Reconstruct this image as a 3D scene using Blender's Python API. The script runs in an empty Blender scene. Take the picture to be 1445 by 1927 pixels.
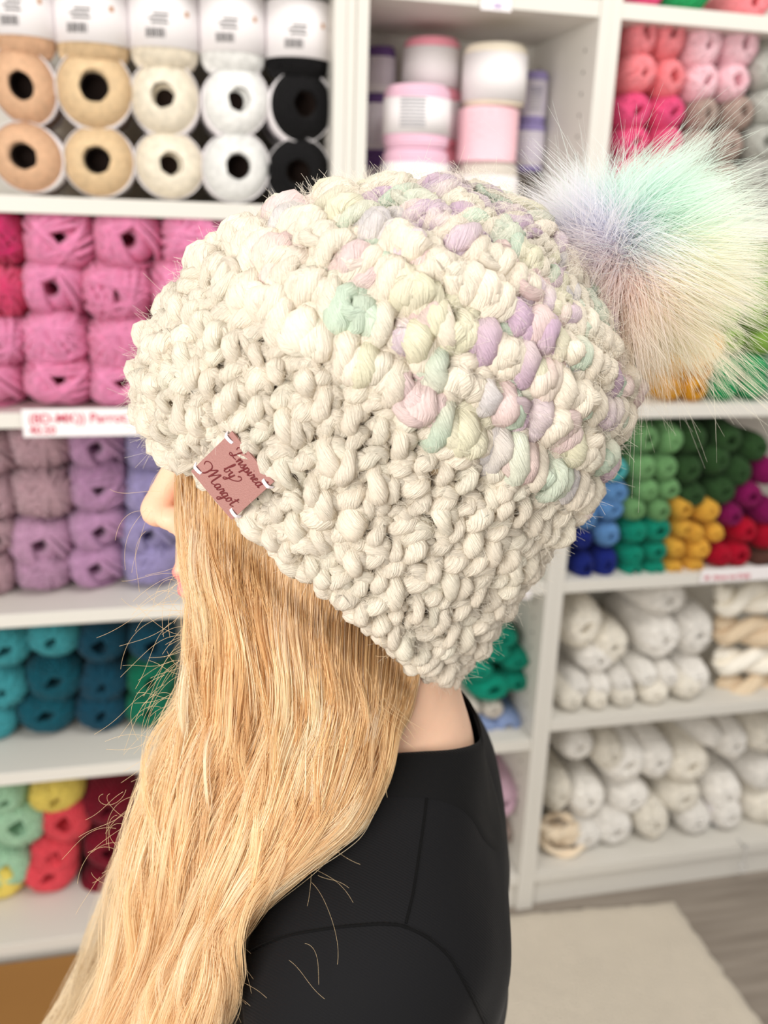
import bpy, bmesh, math, random
import numpy as np
from mathutils import Vector, Matrix
from mathutils.bvhtree import BVHTree

scene = bpy.context.scene
COL = scene.collection
PI = math.pi

# ------------------------------------------------------------------ camera
# metres; X along the bookcases, Y away from the viewer, Z up, floor at Z = 0,
# the bookcase fronts stand in the plane Y = 0
FPX = 1700.0                      # focal length in pixels of the 1445 x 1927 frame
YAW, PITCH, ROLL = 0.2365, 0.3093, 0.0342
CAM = np.array([-0.302, -1.4496, 1.374])
fwd = np.array([math.sin(YAW)*math.cos(PITCH), math.cos(YAW)*math.cos(PITCH), -math.sin(PITCH)])
r0 = np.array([math.cos(YAW), -math.sin(YAW), 0.0]); u0 = np.cross(r0, fwd)
rgt = math.cos(ROLL)*r0 + math.sin(ROLL)*u0
upv = -math.sin(ROLL)*r0 + math.cos(ROLL)*u0
camd = bpy.data.cameras.new('camera'); cam = bpy.data.objects.new('camera', camd); COL.objects.link(cam)
camd.sensor_fit = 'VERTICAL'; camd.sensor_height = 36.0; camd.lens = FPX/1927*36.0
camd.clip_start = 0.02; camd.clip_end = 60
cam.matrix_world = Matrix(((rgt[0], upv[0], -fwd[0], CAM[0]), (rgt[1], upv[1], -fwd[1], CAM[1]),
                           (rgt[2], upv[2], -fwd[2], CAM[2]), (0, 0, 0, 1)))
camd.dof.use_dof = True; camd.dof.focus_distance = 0.47; camd.dof.aperture_fstop = 6.3
scene.camera = cam

# ------------------------------------------------------------------ world, lights, exposure
world = bpy.data.worlds.new('room_light'); scene.world = world; world.use_nodes = True
wb = world.node_tree.nodes['Background']; wb.inputs[0].default_value = (1.0, 0.975, 0.94, 1); wb.inputs[1].default_value = 0.52

def area_light(name, loc, target, sx, sy, power, color):
    l = bpy.data.lights.new(name, 'AREA'); l.shape = 'RECTANGLE'; l.size = sx; l.size_y = sy
    l.energy = power; l.color = color
    o = bpy.data.objects.new(name, l); COL.objects.link(o); o.location = loc
    o.rotation_euler = (Vector(target)-Vector(loc)).to_track_quat('-Z', 'Y').to_euler()
    return o
area_light('window_daylight', (-1.5, -2.4, 1.55), (-0.2, -0.85, 1.2), 1.5, 1.4, 58, (1.0, 0.955, 0.89))
area_light('overhead_fill', (0.7, -1.2, 2.7), (0.7, -0.5, 0.0), 1.4, 1.0, 28, (1.0, 0.96, 0.9))  # added fill from above, brightens the lower shelves, rug and floor

scene.cycles.diffuse_bounces = 8
vs = scene.view_settings
vs.view_transform = 'Standard'; vs.look = 'None'; vs.exposure = 0.05; vs.gamma = 1.0; vs.use_curve_mapping = False

# ------------------------------------------------------------------ helpers
def srgb(r, g, b):
    f = lambda c: (c/255/12.92) if c/255 <= 0.04045 else ((c/255+0.055)/1.055)**2.4
    return (f(r), f(g), f(b))

def ray(px, py):
    return fwd + rgt*(px-722.5)/FPX - upv*(py-963.5)/FPX
def at_y(px, py, Y):                # point of the plane Y = const seen at a pixel of the photograph
    d = ray(px, py); return CAM + d*((Y-CAM[1])/d[1])
def project(P):
    q = np.asarray(P)-CAM; d = q@fwd
    return 722.5+FPX*(q@rgt)/d, 963.5-FPX*(q@upv)/d, d

def nt(mat):
    mat.use_nodes = True
    return mat.node_tree.nodes, mat.node_tree.links
def principled(name, color=(0.8, 0.8, 0.8), rough=0.6, spec=0.3, sheen=0.0, bump=None, vary=0.0, var_scale=8.0):
    m = bpy.data.materials.new(name); N, L = nt(m); b = N['Principled BSDF']
    b.inputs['Base Color'].default_value = (*color, 1); b.inputs['Roughness'].default_value = rough
    b.inputs['Specular IOR Level'].default_value = spec
    if sheen: b.inputs['Sheen Weight'].default_value = sheen
    tc = N.new('ShaderNodeTexCoord')
    if vary:
        n = N.new('ShaderNodeTexNoise'); n.inputs['Scale'].default_value = var_scale; n.inputs['Detail'].default_value = 4
        L.new(tc.outputs['Object'], n.inputs['Vector'])
        mx = N.new('ShaderNodeMix'); mx.data_type = 'RGBA'
        mx.inputs[6].default_value = (*[c*(1-vary) for c in color], 1); mx.inputs[7].default_value = (*[min(1, c*(1+vary)) for c in color], 1)
        L.new(n.outputs['Fac'], mx.inputs[0]); L.new(mx.outputs[2], b.inputs['Base Color'])
    if bump:
        n2 = N.new('ShaderNodeTexNoise'); n2.inputs['Scale'].default_value = bump[0]; n2.inputs['Detail'].default_value = 3
        L.new(tc.outputs['Object'], n2.inputs['Vector'])
        bp = N.new('ShaderNodeBump'); bp.inputs['Strength'].default_value = bump[1]; bp.inputs['Distance'].default_value = bump[2]
        L.new(n2.outputs['Fac'], bp.inputs['Height']); L.new(bp.outputs[0], b.inputs['Normal'])
    return m

def mesh_from(name, V, Fc, smooth=True):
    me = bpy.data.meshes.new(name); me.from_pydata([tuple(v) for v in V], [], [tuple(f) for f in Fc]); me.update()
    if smooth: me.polygons.foreach_set('use_smooth', [True]*len(me.polygons))
    return me
def np_mesh(name, V, Q, smooth=True):      # fast mesh from arrays: V (n,3), Q (m,4) quads
    me = bpy.data.meshes.new(name); V = np.asarray(V, np.float32); Q = np.asarray(Q, np.int32)
    me.vertices.add(len(V)); me.vertices.foreach_set('co', V.ravel())
    me.loops.add(Q.size); me.loops.foreach_set('vertex_index', Q.ravel())
    me.polygons.add(len(Q)); me.polygons.foreach_set('loop_start', np.arange(len(Q), dtype=np.int32)*Q.shape[1])
    me.polygons.foreach_set('use_smooth', np.full(len(Q), smooth)); me.update(calc_edges=True); me.validate()
    return me
def obj(name, me, mat=None, parent=None, loc=None, rot=None, scale=None):
    o = bpy.data.objects.new(name, me); COL.objects.link(o)
    if mat is not None:
        if len(me.materials) == 0: me.materials.append(mat)
    if parent is not None: o.parent = parent
    if loc is not None: o.location = loc
    if rot is not None: o.rotation_euler = rot
    if scale is not None: o.scale = scale
    return o
def empty(name, loc=(0, 0, 0)):
    o = bpy.data.objects.new(name, None); COL.objects.link(o); o.location = loc; o.empty_display_size = 0.02
    return o
def tag(o, label, cat, group=None, kind=None):
    o['label'] = label; o['category'] = cat
    if group: o['group'] = group
    if kind: o['kind'] = kind
    return o
def box_mesh(name, x0, x1, y0, y1, z0, z1, bev=0.0015):
    bm = bmesh.new(); bmesh.ops.create_cube(bm, size=1)
    for v in bm.verts:
        v.co = Vector(((x0+x1)/2+v.co.x*(x1-x0), (y0+y1)/2+v.co.y*(y1-y0), (z0+z1)/2+v.co.z*(z1-z0)))
    if bev: bmesh.ops.bevel(bm, geom=bm.edges[:], offset=bev, segments=2, affect='EDGES', profile=0.6)
    me = bpy.data.meshes.new(name); bm.to_mesh(me); bm.free(); return me

def tube_arrays(path, radii, sides=6, ref=None, closed=False, twist=None, flat=1.0):
    """verts, quads of a tube swept along path (n,3); ref (n,3) gives the frame's normal; flat squashes along the normal"""
    P = np.asarray(path, float); n = len(P)
    if closed: T = np.roll(P, -1, 0)-np.roll(P, 1, 0)
    else: T = np.gradient(P, axis=0)
    T /= np.linalg.norm(T, axis=1, keepdims=True)+1e-12
    if ref is None:
        ref = np.tile(np.array([0.31, 0.17, 0.93]), (n, 1))
    B = np.cross(T, ref); nb = np.linalg.norm(B, axis=1, keepdims=True)
    B = np.where(nb < 1e-6, np.array([1.0, 0, 0]), B/(nb+1e-12)); Nn = np.cross(B, T)
    a = np.arange(sides)*2*PI/sides
    R = np.asarray(radii, float).reshape(-1, 1, 1)
    V = P[:, None, :] + R*(np.cos(a)[None, :, None]*B[:, None, :] + flat*np.sin(a)[None, :, None]*Nn[:, None, :])
    m = n if closed else n-1
    i = np.arange(m)[:, None]; j = np.arange(sides)[None, :]
    i2 = (i+1) % n; j2 = (j+1) % sides
    Q = np.stack([i*sides+j, i*sides+j2, i2*sides+j2, i2*sides+j], -1).reshape(-1, 4)
    return V.reshape(-1, 3), Q
class Batch:
    def __init__(s): s.V = []; s.Q = []; s.n = 0; s.extra = {}
    def add(s, V, Q, **kw):
        s.V.append(V); s.Q.append(Q+s.n); s.n += len(V)
        for k, v in kw.items(): s.extra.setdefault(k, []).append(v)
    def mesh(s, name, smooth=True):
        me = np_mesh(name, np.concatenate(s.V), np.concatenate(s.Q), smooth)
        for k, v in s.extra.items():
            A = np.concatenate(v).astype(np.float32)
            if A.shape[1] == 4:
                at = me.attributes.new(k, 'FLOAT_COLOR', 'POINT'); at.data.foreach_set('color', A.ravel())
            else:
                at = me.attributes.new(k, 'FLOAT_VECTOR', 'POINT'); at.data.foreach_set('vector', A.ravel())
        return me

# ------------------------------------------------------------------ materials of the place
M_white = principled('white_laminate', srgb(219, 216, 209), 0.45, 0.35, vary=0.012, var_scale=3)
M_wall = principled('wall_paint', srgb(225, 221, 214), 0.8, 0.2, bump=(60, 0.15, 0.002))
M_paper = principled('white_paper', srgb(240, 236, 238), 0.7, 0.2)
M_ink = principled('dark_print', srgb(70, 68, 70), 0.7, 0.2)
M_red_ink = principled('red_print', srgb(205, 60, 90), 0.7, 0.2)
M_purple_ink = principled('purple_print', srgb(150, 110, 190), 0.7, 0.2)
M_hole = principled('dark_bore', srgb(60, 45, 38), 0.9, 0.05)

def yarn_material(name, sheen=0.08, bump_scale=260, bump_str=0.5, vary=0.14):
    """colour comes from each object's own colour; fine noise breaks it up like spun fibre"""
    m = bpy.data.materials.new(name); N, L = nt(m); b = N['Principled BSDF']
    b.inputs['Roughness'].default_value = 0.85; b.inputs['Specular IOR Level'].default_value = 0.15
    b.inputs['Sheen Weight'].default_value = sheen; b.inputs['Sheen Roughness'].default_value = 0.5
    oi = N.new('ShaderNodeObjectInfo'); tc = N.new('ShaderNodeTexCoord')
    n = N.new('ShaderNodeTexNoise'); n.inputs['Scale'].default_value = 5.5; n.inputs['Detail'].default_value = 5
    L.new(tc.outputs['Object'], n.inputs['Vector'])
    mr = N.new('ShaderNodeMapRange'); mr.inputs[1].default_value = 0.3; mr.inputs[2].default_value = 0.7
    mr.inputs[3].default_value = 1-vary; mr.inputs[4].default_value = 1+vary*0.5
    L.new(n.outputs['Fac'], mr.inputs[0])
    mx = N.new('ShaderNodeVectorMath'); mx.operation = 'SCALE'
    L.new(oi.outputs['Color'], mx.inputs[0]); L.new(mr.outputs[0], mx.inputs['Scale'])
    L.new(mx.outputs[0], b.inputs['Base Color'])
    n2 = N.new('ShaderNodeTexNoise'); n2.inputs['Scale'].default_value = bump_scale/8; n2.inputs['Detail'].default_value = 2
    L.new(tc.outputs['Object'], n2.inputs['Vector'])
    bp = N.new('ShaderNodeBump'); bp.inputs['Strength'].default_value = bump_str; bp.inputs['Distance'].default_value = 0.003
    L.new(n2.outputs['Fac'], bp.inputs['Height']); L.new(bp.outputs[0], b.inputs['Normal'])
    return m
M_yarn = yarn_material('spun_yarn')
M_chenille = yarn_material('chenille_pile', sheen=0.3, bump_scale=420, bump_str=0.9, vary=0.2)

# ------------------------------------------------------------------ room shell
def floor_material():
    m = bpy.data.materials.new('grey_wood_floor'); N, L = nt(m); b = N['Principled BSDF']; b.inputs['Roughness'].default_value = 0.5
    tc = N.new('ShaderNodeTexCoord'); mp = N.new('ShaderNodeMapping'); mp.inputs['Scale'].default_value = (1.2, 14, 14)
    n = N.new('ShaderNodeTexNoise'); n.inputs['Scale'].default_value = 3; n.inputs['Detail'].default_value = 6
    L.new(tc.outputs['Object'], mp.inputs[0]); L.new(mp.outputs[0], n.inputs['Vector'])
    cr = N.new('ShaderNodeValToRGB'); cr.color_ramp.elements[0].position = 0.3; cr.color_ramp.elements[0].color = (*srgb(128, 118, 108), 1)
    cr.color_ramp.elements[1].position = 0.75; cr.color_ramp.elements[1].color = (*srgb(160, 150, 139), 1)
    L.new(n.outputs['Fac'], cr.inputs[0]); L.new(cr.outputs[0], b.inputs['Base Color'])
    return m
M_floor = floor_material()
fl = empty('floor'); fl['kind'] = 'structure'
base = obj('subfloor', box_mesh('subfloor', -4.8, 4.7, -4.2, 0.36, -0.05, -0.004, 0), principled('dark_joint', srgb(80, 72, 66), 0.9), fl)
pk = box_mesh('plank', 0, 1.28, 0, 0.19, -0.004, 0.0, 0.0008)
pk.materials.append(M_floor)
rnd = random.Random(3)
for r in range(24):
    off = rnd.uniform(-1.2, 0)
    for c in range(7):
        x = -3.5+off+c*1.2815
        if x > 3.4: continue
        obj('plank', pk, None, fl, (x, -4.2+r*0.1905, 0))
wallb = obj('wall_back', box_mesh('wall_back', -3.5, 3.5, 0.36, 0.46, 0, 2.8, 0), M_wall); wallb['kind'] = 'structure'

# ------------------------------------------------------------------ bookcases
SH = [1.712, 1.395, 1.079, 0.746, 0.449, 0.088]      # shelf tops, the same on all three cases
TH = 0.024
def bookcase(label, x0, x1, tops, filler=None):
    t = empty('bookcase', ((x0+x1)/2, 0.14, 0)); ox, oy = (x0+x1)/2, 0.14
    def part(n, me, mat=M_white): return obj(n, me, mat, t, (-ox, -oy, 0))
    for a, b, s in ((x0, x0+0.018, 1), (x1-0.018, x1, -1)):
        sp = part('side_panel', box_mesh('side_panel', a, b, 0.0, 0.28, 0.0, 2.02, 0.001))
        xf = b if s > 0 else a                      # peg holes on the inner face
        B = Batch()
        for yy in (0.045, 0.235):
            for k in range(46):
                zz = 0.2+k*0.032+0.008
                ang = np.arange(8)*PI/4
                ring = np.stack([np.full(8, xf+s*0.0004), yy+0.003*np.cos(ang), zz+0.003*np.sin(ang)], -1)
                V = np.concatenate([ring, ring*1.0]); V[8:, 0] -= s*0.0003
                V = np.concatenate([V, V[:1]*0+np.array([[xf+s*0.0004, yy, zz]])])
                Q = np.array([[16, j, (j+1) % 8, (j+1) % 8] for j in range(0, 8)])
                B.add(V, np.array([[16, j, (j+1) % 8, (j+2) % 8] for j in (0, 2, 4, 6)]))
        ph = obj('peg_holes', B.mesh('peg_holes', False), M_hole, sp); ph['kind'] = 'stuff'
    part('back_panel', box_mesh('back_panel', x0+0.018, x1-0.018, 0.272, 0.279, 0.02, 2.02, 0))
    part('top_panel', box_mesh('top_panel', x0+0.018, x1-0.018, 0.0, 0.272, 2.0, 2.02, 0.001))
    for z in tops:
        part('shelf', box_mesh('shelf', x0+0.0185, x1-0.0185, 0.002, 0.271, z-TH, z, 0.0012))
    part('plinth', box_mesh('plinth', x0+0.0185, x1-0.0185, 0.012, 0.028, 0.0, tops[-1]-TH, 0.001))
    if filler:
        part('filler_strip', box_mesh('filler_strip', filler[0], filler[1], 0.004, 0.02, 0.0, 2.02, 0.001))
    tag(t, label, 'bookcase')
    return t
bookcase('wide white bookcase at the left holding cotton balls, pink and teal yarn', -0.852, -0.034, SH, (-0.0335, -0.0185))
SHM = SH[:]; SHM[4] = 0.412
bookcase('narrow white bookcase in the middle, mostly behind the crocheted hat', -0.018, 0.382, SHM)
bookcase('wide white bookcase at the right with green, blue and white yarn', 0.382, 1.184, SH)

# rug on the floor
def rug():
    A = at_z = lambda px, py, z=0.0: CAM + ray(px, py)*((z-CAM[2])/ray(px, py)[2])
    c_fr = at_z(1268, 1690, 0.012); c_nr = at_z(1440, 1927, 0.012); c_fl = at_z(945, 1716, 0.012)
    e1 = c_fl-c_fr; e1[2] = 0; e2 = c_nr-c_fr; e2[2] = 0
    e1 /= np.linalg.norm(e1); e2 -= e1*(e2@e1)*0.0; e2 /= np.linalg.norm(e2)
    nx, ny = 90, 90; Lx, Ly = 1.35, 1.5
    rng = np.random.default_rng(5); hx = rng.normal(0, 1, (nx+1, ny+1))
    k = np.ones(5)/5
    sm = lambda a: np.apply_along_axis(lambda v: np.convolve(v, k, 'same'), 0, np.apply_along_axis(lambda v: np.convolve(v, k, 'same'), 1, a))
    hh = sm(sm(hx))*0.006 + hx*0.0006
    V = []; 
    for i in range(nx+1):
        for j in range(ny+1):
            p = c_fr + e1*Lx*i/nx + e2*Ly*j/ny
            edge = min(i, nx-i, j, ny-j)
            z = 0.013+hh[i, j] if edge > 0 else 0.001
            jit = rng.normal(0, 0.0015, 2) if edge == 0 else (0, 0)
            V.append((p[0]+jit[0], p[1]+jit[1], max(z, 0.001)))
    Q = [(i*(ny+1)+j, i*(ny+1)+j+1, (i+1)*(ny+1)+j+1, (i+1)*(ny+1)+j) for i in range(nx) for j in range(ny)]
    V = np.array(V); 
    if (V[Q[0][1]]-V[Q[0][0]])[0]*(V[Q[0][3]]-V[Q[0][0]])[1]-(V[Q[0][1]]-V[Q[0][0]])[1]*(V[Q[0][3]]-V[Q[0][0]])[0] < 0: Q = [q[::-1] for q in Q]
    m = principled('cream_rug_pile', srgb(224, 213, 195), 0.95, 0.05, 0.3, bump=(220, 0.8, 0.01), vary=0.05, var_scale=14)
    o = obj('rug', np_mesh('rug', V, np.array(Q)), m)
    tag(o, 'cream short-pile rug lying on the grey floor before the bookcases', 'rug')
rug()
# ------------------------------------------------------------------ yarn: shared meshes (unit radius, wound round the Y axis, open end towards -Y)
def superell(d, n, square=False):
    if not square:
        return d/((np.hypot(d[..., :1], d[..., 2:])**n+np.abs(d[..., 1:2])**n)**(1.0/n))
    return d/((np.abs(d)**n).sum(-1, keepdims=True)**(1.0/n))
def wound(name, loops, segs, tr, beta, n, wraps, seed, sides=5, bvar=0.12, core=0.955, core_hole=0.8, mat=None, wobble=0.035, square=False):
    rng = np.random.default_rng(seed); B = Batch()
    N = loops*segs; t = np.arange(N)/segs
    th = 2*PI*t; ph = 2*PI*wraps*t/loops + rng.uniform(0, 6)
    be = beta + bvar*np.sin(2*PI*t/loops*2.3+rng.uniform(0, 6)) + bvar*0.5*np.sin(2*PI*t/7.3)
    be = np.maximum(be, 0.08)
    rad = np.stack([np.cos(ph), 0*ph, np.sin(ph)], -1); tan = np.stack([-np.sin(ph), 0*ph, np.cos(ph)], -1)
    e1 = np.stack([0*ph, np.cos(be), 0*ph], -1)+rad*np.sin(be)[:, None]
    d = np.cos(th)[:, None]*e1+np.sin(th)[:, None]*tan
    wob = np.convolve(rng.normal(0, 1, N), np.ones(segs)/segs, 'same')
    P = superell(d, n, square)*(1+wobble*wob[:, None]+wobble*0.6*np.sin(t*1.7)[:, None])
    B.add(*tube_arrays(P, np.full(N, tr), sides, ref=d))
    # solid body under the strands, with the bore of a centre-pull ball
    hb = beta*core_hole; A = 28; prof = []
    for k in range(15):
        a = hb+(PI-2*hb)*k/14; dd = np.array([math.sin(a), -math.cos(a), 0.0]); q = superell(dd[None], n)[0]*core; prof.append((q[0], q[1]))
    r_in = prof[0][0]*0.85
    prof = [(0.001, -0.1), (r_in*0.9, -0.12), (r_in, prof[0][1]*0.8)]+prof+[(r_in, prof[-1][1]*0.8), (r_in*0.9, 0.12), (0.001, 0.1)]
    aa = np.arange(A)*2*PI/A
    V = np.concatenate([np.stack([r*np.cos(aa), np.full(A, y), r*np.sin(aa)], -1) for r, y in prof])
    i = np.arange(len(prof)-1)[:, None]; j = np.arange(A)[None]; j2 = (j+1) % A
    B.add(V, np.stack([i*A+j, (i+1)*A+j, (i+1)*A+j2, i*A+j2], -1).reshape(-1, 4))
    me = B.mesh(name); me.materials.append(mat or M_yarn); return me
ME_cotton = [wound('cotton_ball', 150, 30, 0.014, b, 2.6, 3.02+0.01*s, s, 4, 0.05, 0.985, 0.95, wobble=0.010) for s, b in ((1, 0.46), (2, 0.40), (3, 0.44))]
ME_cotton_up = wound('cotton_ball', 150, 30, 0.014, 0.42, 4.5, 3.03, 9, 4, 0.05, 0.985, 0.95, wobble=0.010)
ME_chen = [wound('chenille_skein', 26, 34, 0.105, b, 2.9, w, s, 6, 0.22, 0.93, 0.5, M_chenille, square=True) for s, b, w in ((4, 0.30, 1.1), (5, 0.45, 0.7), (6, 0.22, 1.3), (7, 0.55, 0.55), (8, 0.35, 0.9))]
ME_ball = [wound('yarn_ball', 44, 26, 0.058, b, 4.0, w, s, 5, 0.09, 0.95, 0.95) for s, b, w in ((11, 0.36, 1.3), (12, 0.28, 0.8), (13, 0.42, 1.6), (14, 0.33, 1.1))]
ME_roll = [wound('yarn_roll', 50, 26, 0.045, b, 4.2, w, s, 5, 0.09, 0.96, 0.9) for s, b, w in ((21, 0.34, 1.2), (22, 0.26, 0.9), (23, 0.30, 1.5))]

def band_mesh(name, r, y0, y1, A=40, arc=2*PI, a0=0.0):
    n = A+1 if arc < 6.28 else A
    aa = a0+np.arange(n)*arc/A; V = []
    for rr, y in ((r, y0), (r, y1), (r-0.02, y1), (r-0.02, y0)):
        V.append(np.stack([rr*np.cos(aa), np.full(n, y), rr*np.sin(aa)], -1))
    V = np.concatenate(V); Q = []
    for k in range(4):
        for j in range(n if arc >= 6.28 else n-1):
            j2 = (j+1) % n; k2 = (k+1) % 4
            Q.append((k*n+j, k2*n+j, k2*n+j2, k*n+j2))
    return np_mesh(name, V, np.array(Q))
def arc_patch(B, r, a0, a1, y0, y1, k=4):
    aa = np.linspace(a0, a1, k+1)
    V = np.concatenate([np.stack([r*np.cos(aa), np.full(k+1, y), r*np.sin(aa)], -1) for y in (y0, y1)])
    B.add(V, np.array([(j, k+1+j, k+2+j, j+1) for j in range(k)]))

COLOURS = {  # words, sRGB
 'rose': ('peach beige', (226, 186, 152)), 'tan': ('sand beige', (226, 199, 160)), 'ecru': ('off-white', (243, 234, 216)), 'white': ('bright white', (246, 246, 244)), 'black': ('black', (17, 16, 18)),
 'magenta': ('deep magenta', (232, 16, 116)), 'coralmag': ('raspberry and coral', (240, 60, 122)), 'pink': ('candy pink', (255, 150, 198)),
 'dusty': ('dusty rose', (200, 160, 172)), 'mauve': ('dusky mauve', (202, 152, 188)), 'lilac': ('lilac purple', (198, 146, 190)), 'lavender': ('lavender blue', (172, 160, 214)),
 'aqua': ('light turquoise', (66, 158, 168)), 'teal': ('dark teal', (10, 82, 98)), 'petrol': ('petrol blue', (12, 70, 92)), 'emerald': ('emerald green', (6, 112, 84)),
 'mint': ('pale mint green', (172, 214, 182)), 'yellow': ('pale yellow', (236, 214, 108)), 'coral': ('coral red', (224, 76, 88)), 'wine': ('dark wine red', (118, 12, 36)),
 'salmon': ('salmon pink', (252, 152, 160)), 'hot': ('hot pink', (242, 92, 144)), 'blush': ('pale blush pink', (250, 208, 218)), 'taupe': ('taupe brown', (182, 160, 150)), 'silver': ('silver grey', (196, 197, 190)),
 'lime': ('lime green', (150, 190, 88)), 'kelly': ('kelly green', (40, 168, 100)), 'gold': ('golden mustard', (224, 162, 40)), 'sun': ('sunny yellow', (246, 190, 50)), 'ice': ('pale ice green', (196, 222, 204)),
 'leaf': ('leaf green', (122, 172, 114)), 'forest': ('dark forest green', (48, 82, 42)), 'jade': ('jade green', (2, 148, 122)), 'sky': ('sky blue', (104, 154, 208)), 'navy': ('navy blue', (22, 40, 130)), 'cyan': ('pale cyan', (92, 192, 196)),
 'amber': ('amber yellow', (238, 184, 72)), 'plum': ('plum magenta', (142, 8, 92)), 'red': ('crimson red', (190, 0, 44)), 'brown': ('dark brown', (98, 64, 54)),
 'cream': ('cream white', (248, 243, 232)), 'snow': ('snow white', (250, 247, 242)), 'oat': ('oatmeal beige', (224, 204, 176)),
 'violet': ('violet', (112, 84, 140)), 'babypink': ('baby pink', (240, 200, 220)), 'rosepink': ('rose pink', (238, 160, 176)), 'stone': ('pale stone', (222, 214, 204)), 'denim': ('pale denim blue', (150, 170, 212)),
}
ORD = ['', 'first', 'second', 'third', 'fourth', 'fifth', 'sixth', 'seventh', 'eighth', 'ninth', 'tenth']
rs = random.Random(77)
def put(name, meshes, ck, px, py, w, h, ln, inset, label, cat, group, snap=None, rot=None, mat=None, yoff=0.35):
    """a yarn item seen at (px,py) with a width and height in pixels of the photograph; ln = length into the shelf in metres"""
    P = at_y(px, py, inset+ln*0.5*yoff); s = project(P)[2]/FPX
    rx, rz = w*s/2, h*s/2/0.96
    z = P[2]
    if snap is not None: z = snap+rz*1.02
    me = meshes[rs.randrange(len(meshes))]
    o = obj(name, me, None, None, (P[0], inset+ln/2, z), rot or (rs.uniform(-.05, .05), rs.choice([0, 1.57, 3.14, 4.71])*0+rs.uniform(-.15, .15), rs.uniform(-.07, .07)), (rx, ln/2, rz))
    c = srgb(*COLOURS[ck][1]); j = rs.uniform(0.94, 1.05)
    o.color = (min(1, c[0]*j), min(1, c[1]*j), min(1, c[2]*j), 1)
    tag(o, label, cat, group); return o

# --- cotton balls on the top shelf of the left bookcase
BAND = band_mesh('paper_band', 1.018, -0.52, 0.52); BAND.materials.append(M_paper)
BAND_UP = band_mesh('paper_band', 1.035, -0.52, 0.86); BAND_UP.materials.append(M_paper)
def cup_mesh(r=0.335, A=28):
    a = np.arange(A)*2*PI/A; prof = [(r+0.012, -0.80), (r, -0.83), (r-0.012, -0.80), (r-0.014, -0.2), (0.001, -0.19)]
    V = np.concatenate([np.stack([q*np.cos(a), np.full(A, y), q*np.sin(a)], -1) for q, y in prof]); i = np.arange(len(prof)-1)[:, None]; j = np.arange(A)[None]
    return np_mesh('bore_shade', V, np.stack([i*A+j, (i+1)*A+j, (i+1)*A+(j+1) % A, i*A+(j+1) % A], -1).reshape(-1, 4))
def printed_upright():
    B = Batch()
    for k in range(9):
        a = -PI/2-0.02+k*0.062; arc_patch(B, 1.045, a, a+(0.04 if k % 3 else 0.025), -0.32, -0.10, 1)
    for k, (a0, a1) in enumerate(((-0.12, 0.36), (-0.1, 0.42), (-0.14, 0.3))):
        arc_patch(B, 1.045, -PI/2+a0, -PI/2+a1, 0.0+k*0.1, 0.045+k*0.1)
    return B.mesh('barcode_print', False)
BORE_SHADE = cup_mesh(); BORE_SHADE.materials.append(principled('bore_shade_dark', srgb(34, 26, 23), 0.9, 0.05))  # dark cup closing each bore; its colour stands in for shade inside
PRINT = printed_upright(); PRINT.materials.append(M_ink)
DOT = Batch(); arc_patch(DOT, 1.046, -PI/2-0.75, -PI/2-0.62, 0.22, 0.34, 2); DOT = DOT.mesh('dot', False); DOT.materials.append(principled('copper_print', srgb(190, 140, 100), 0.5))
cols = [('rose', 'leftmost'), ('tan', 'second from left'), ('ecru', 'third from left'), ('white', 'fourth from left'), ('black', 'beside the upright')]
row1 = [(42, 100, 118), (174, 113, 136), (311, 121, 128), (441, 129, 122), (565, 139, 122)]
row2 = [(44, 158, 118, 135), (176, 168, 140, 138), (312, 186, 128, 130), (442, 190, 122, 126), (566, 200, 122, 124)]
row3 = [(52, 290, 124, 130), (187, 299, 128, 126), (317, 311, 122, 124), (443, 313, 124, 124), (566, 318, 118, 118)]
def cotton(ck, px, py, w, h, label, snap):
    # end-on ball; the paper band sits round its middle
    o = put('cotton_ball', ME_cotton, ck, px, py, w, h, 0.088, 0.02, label, 'yarn ball', 'cotton balls on the top left shelf', snap, (rs.uniform(-.1, .1), rs.uniform(0, 6), rs.uniform(-.16, .16)))
    b = obj('paper_band', BAND, None, o)
    cm = obj('bore_shade', BORE_SHADE, None, o)
    return o
for i, (ck, w_) in enumerate(cols):
    n = COLOURS[ck][0]
    cotton(ck, *row3[i], f'{n} cotton yarn ball showing its open end, bottom row, {w_}', SH[1])
    cotton(ck, *row2[i], f'{n} cotton yarn ball showing its open end, middle row, {w_}', None)
    for rr, nm, sn in ((row3[i], 'bottom', SH[1]), (row2[i], 'middle', None)):     # unseen ball added behind each to block light and darken the gaps
        q = put('cotton_ball', ME_cotton, ck, rr[0], rr[1], rr[2], rr[3], 0.088, 0.02, f'{n} cotton yarn ball added unseen behind to darken the gaps, {nm} layer', 'yarn ball', 'cotton balls on the top left shelf', sn)
        q.location.y += 0.1; obj('paper_band', BAND, None, q)
    px, pb, w = row1[i]                       # standing ball with its printed paper band facing out
    P = at_y(px, pb, 0.035); s = project(P)[2]/FPX; r = w*s/2; hl = 0.056
    o = obj('cotton_ball', ME_cotton_up, None, None, (P[0], 0.02+r, P[2]+hl-0.006), (PI/2+rs.uniform(-.03, .03), 0, 0), (r, hl, r))
    # unit Y becomes up: flip so that the band print reads on the front
    o.rotation_euler = (PI/2, 0, rs.uniform(-.25, .2)); o.color = (*srgb(*COLOURS[ck][1]), 1)
    tag(o, f'{n} cotton yarn ball standing upright in a printed paper band, {w_}', 'yarn ball', 'upright cotton balls on the top left shelf')
    b = obj('paper_band', BAND_UP, None, o)
    for me_, nm in ((PRINT, 'barcode_print'), (DOT, 'printed_dot')):
        q = obj(nm, me_, None, b); q.rotation_euler = (0, PI, 0)

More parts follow.
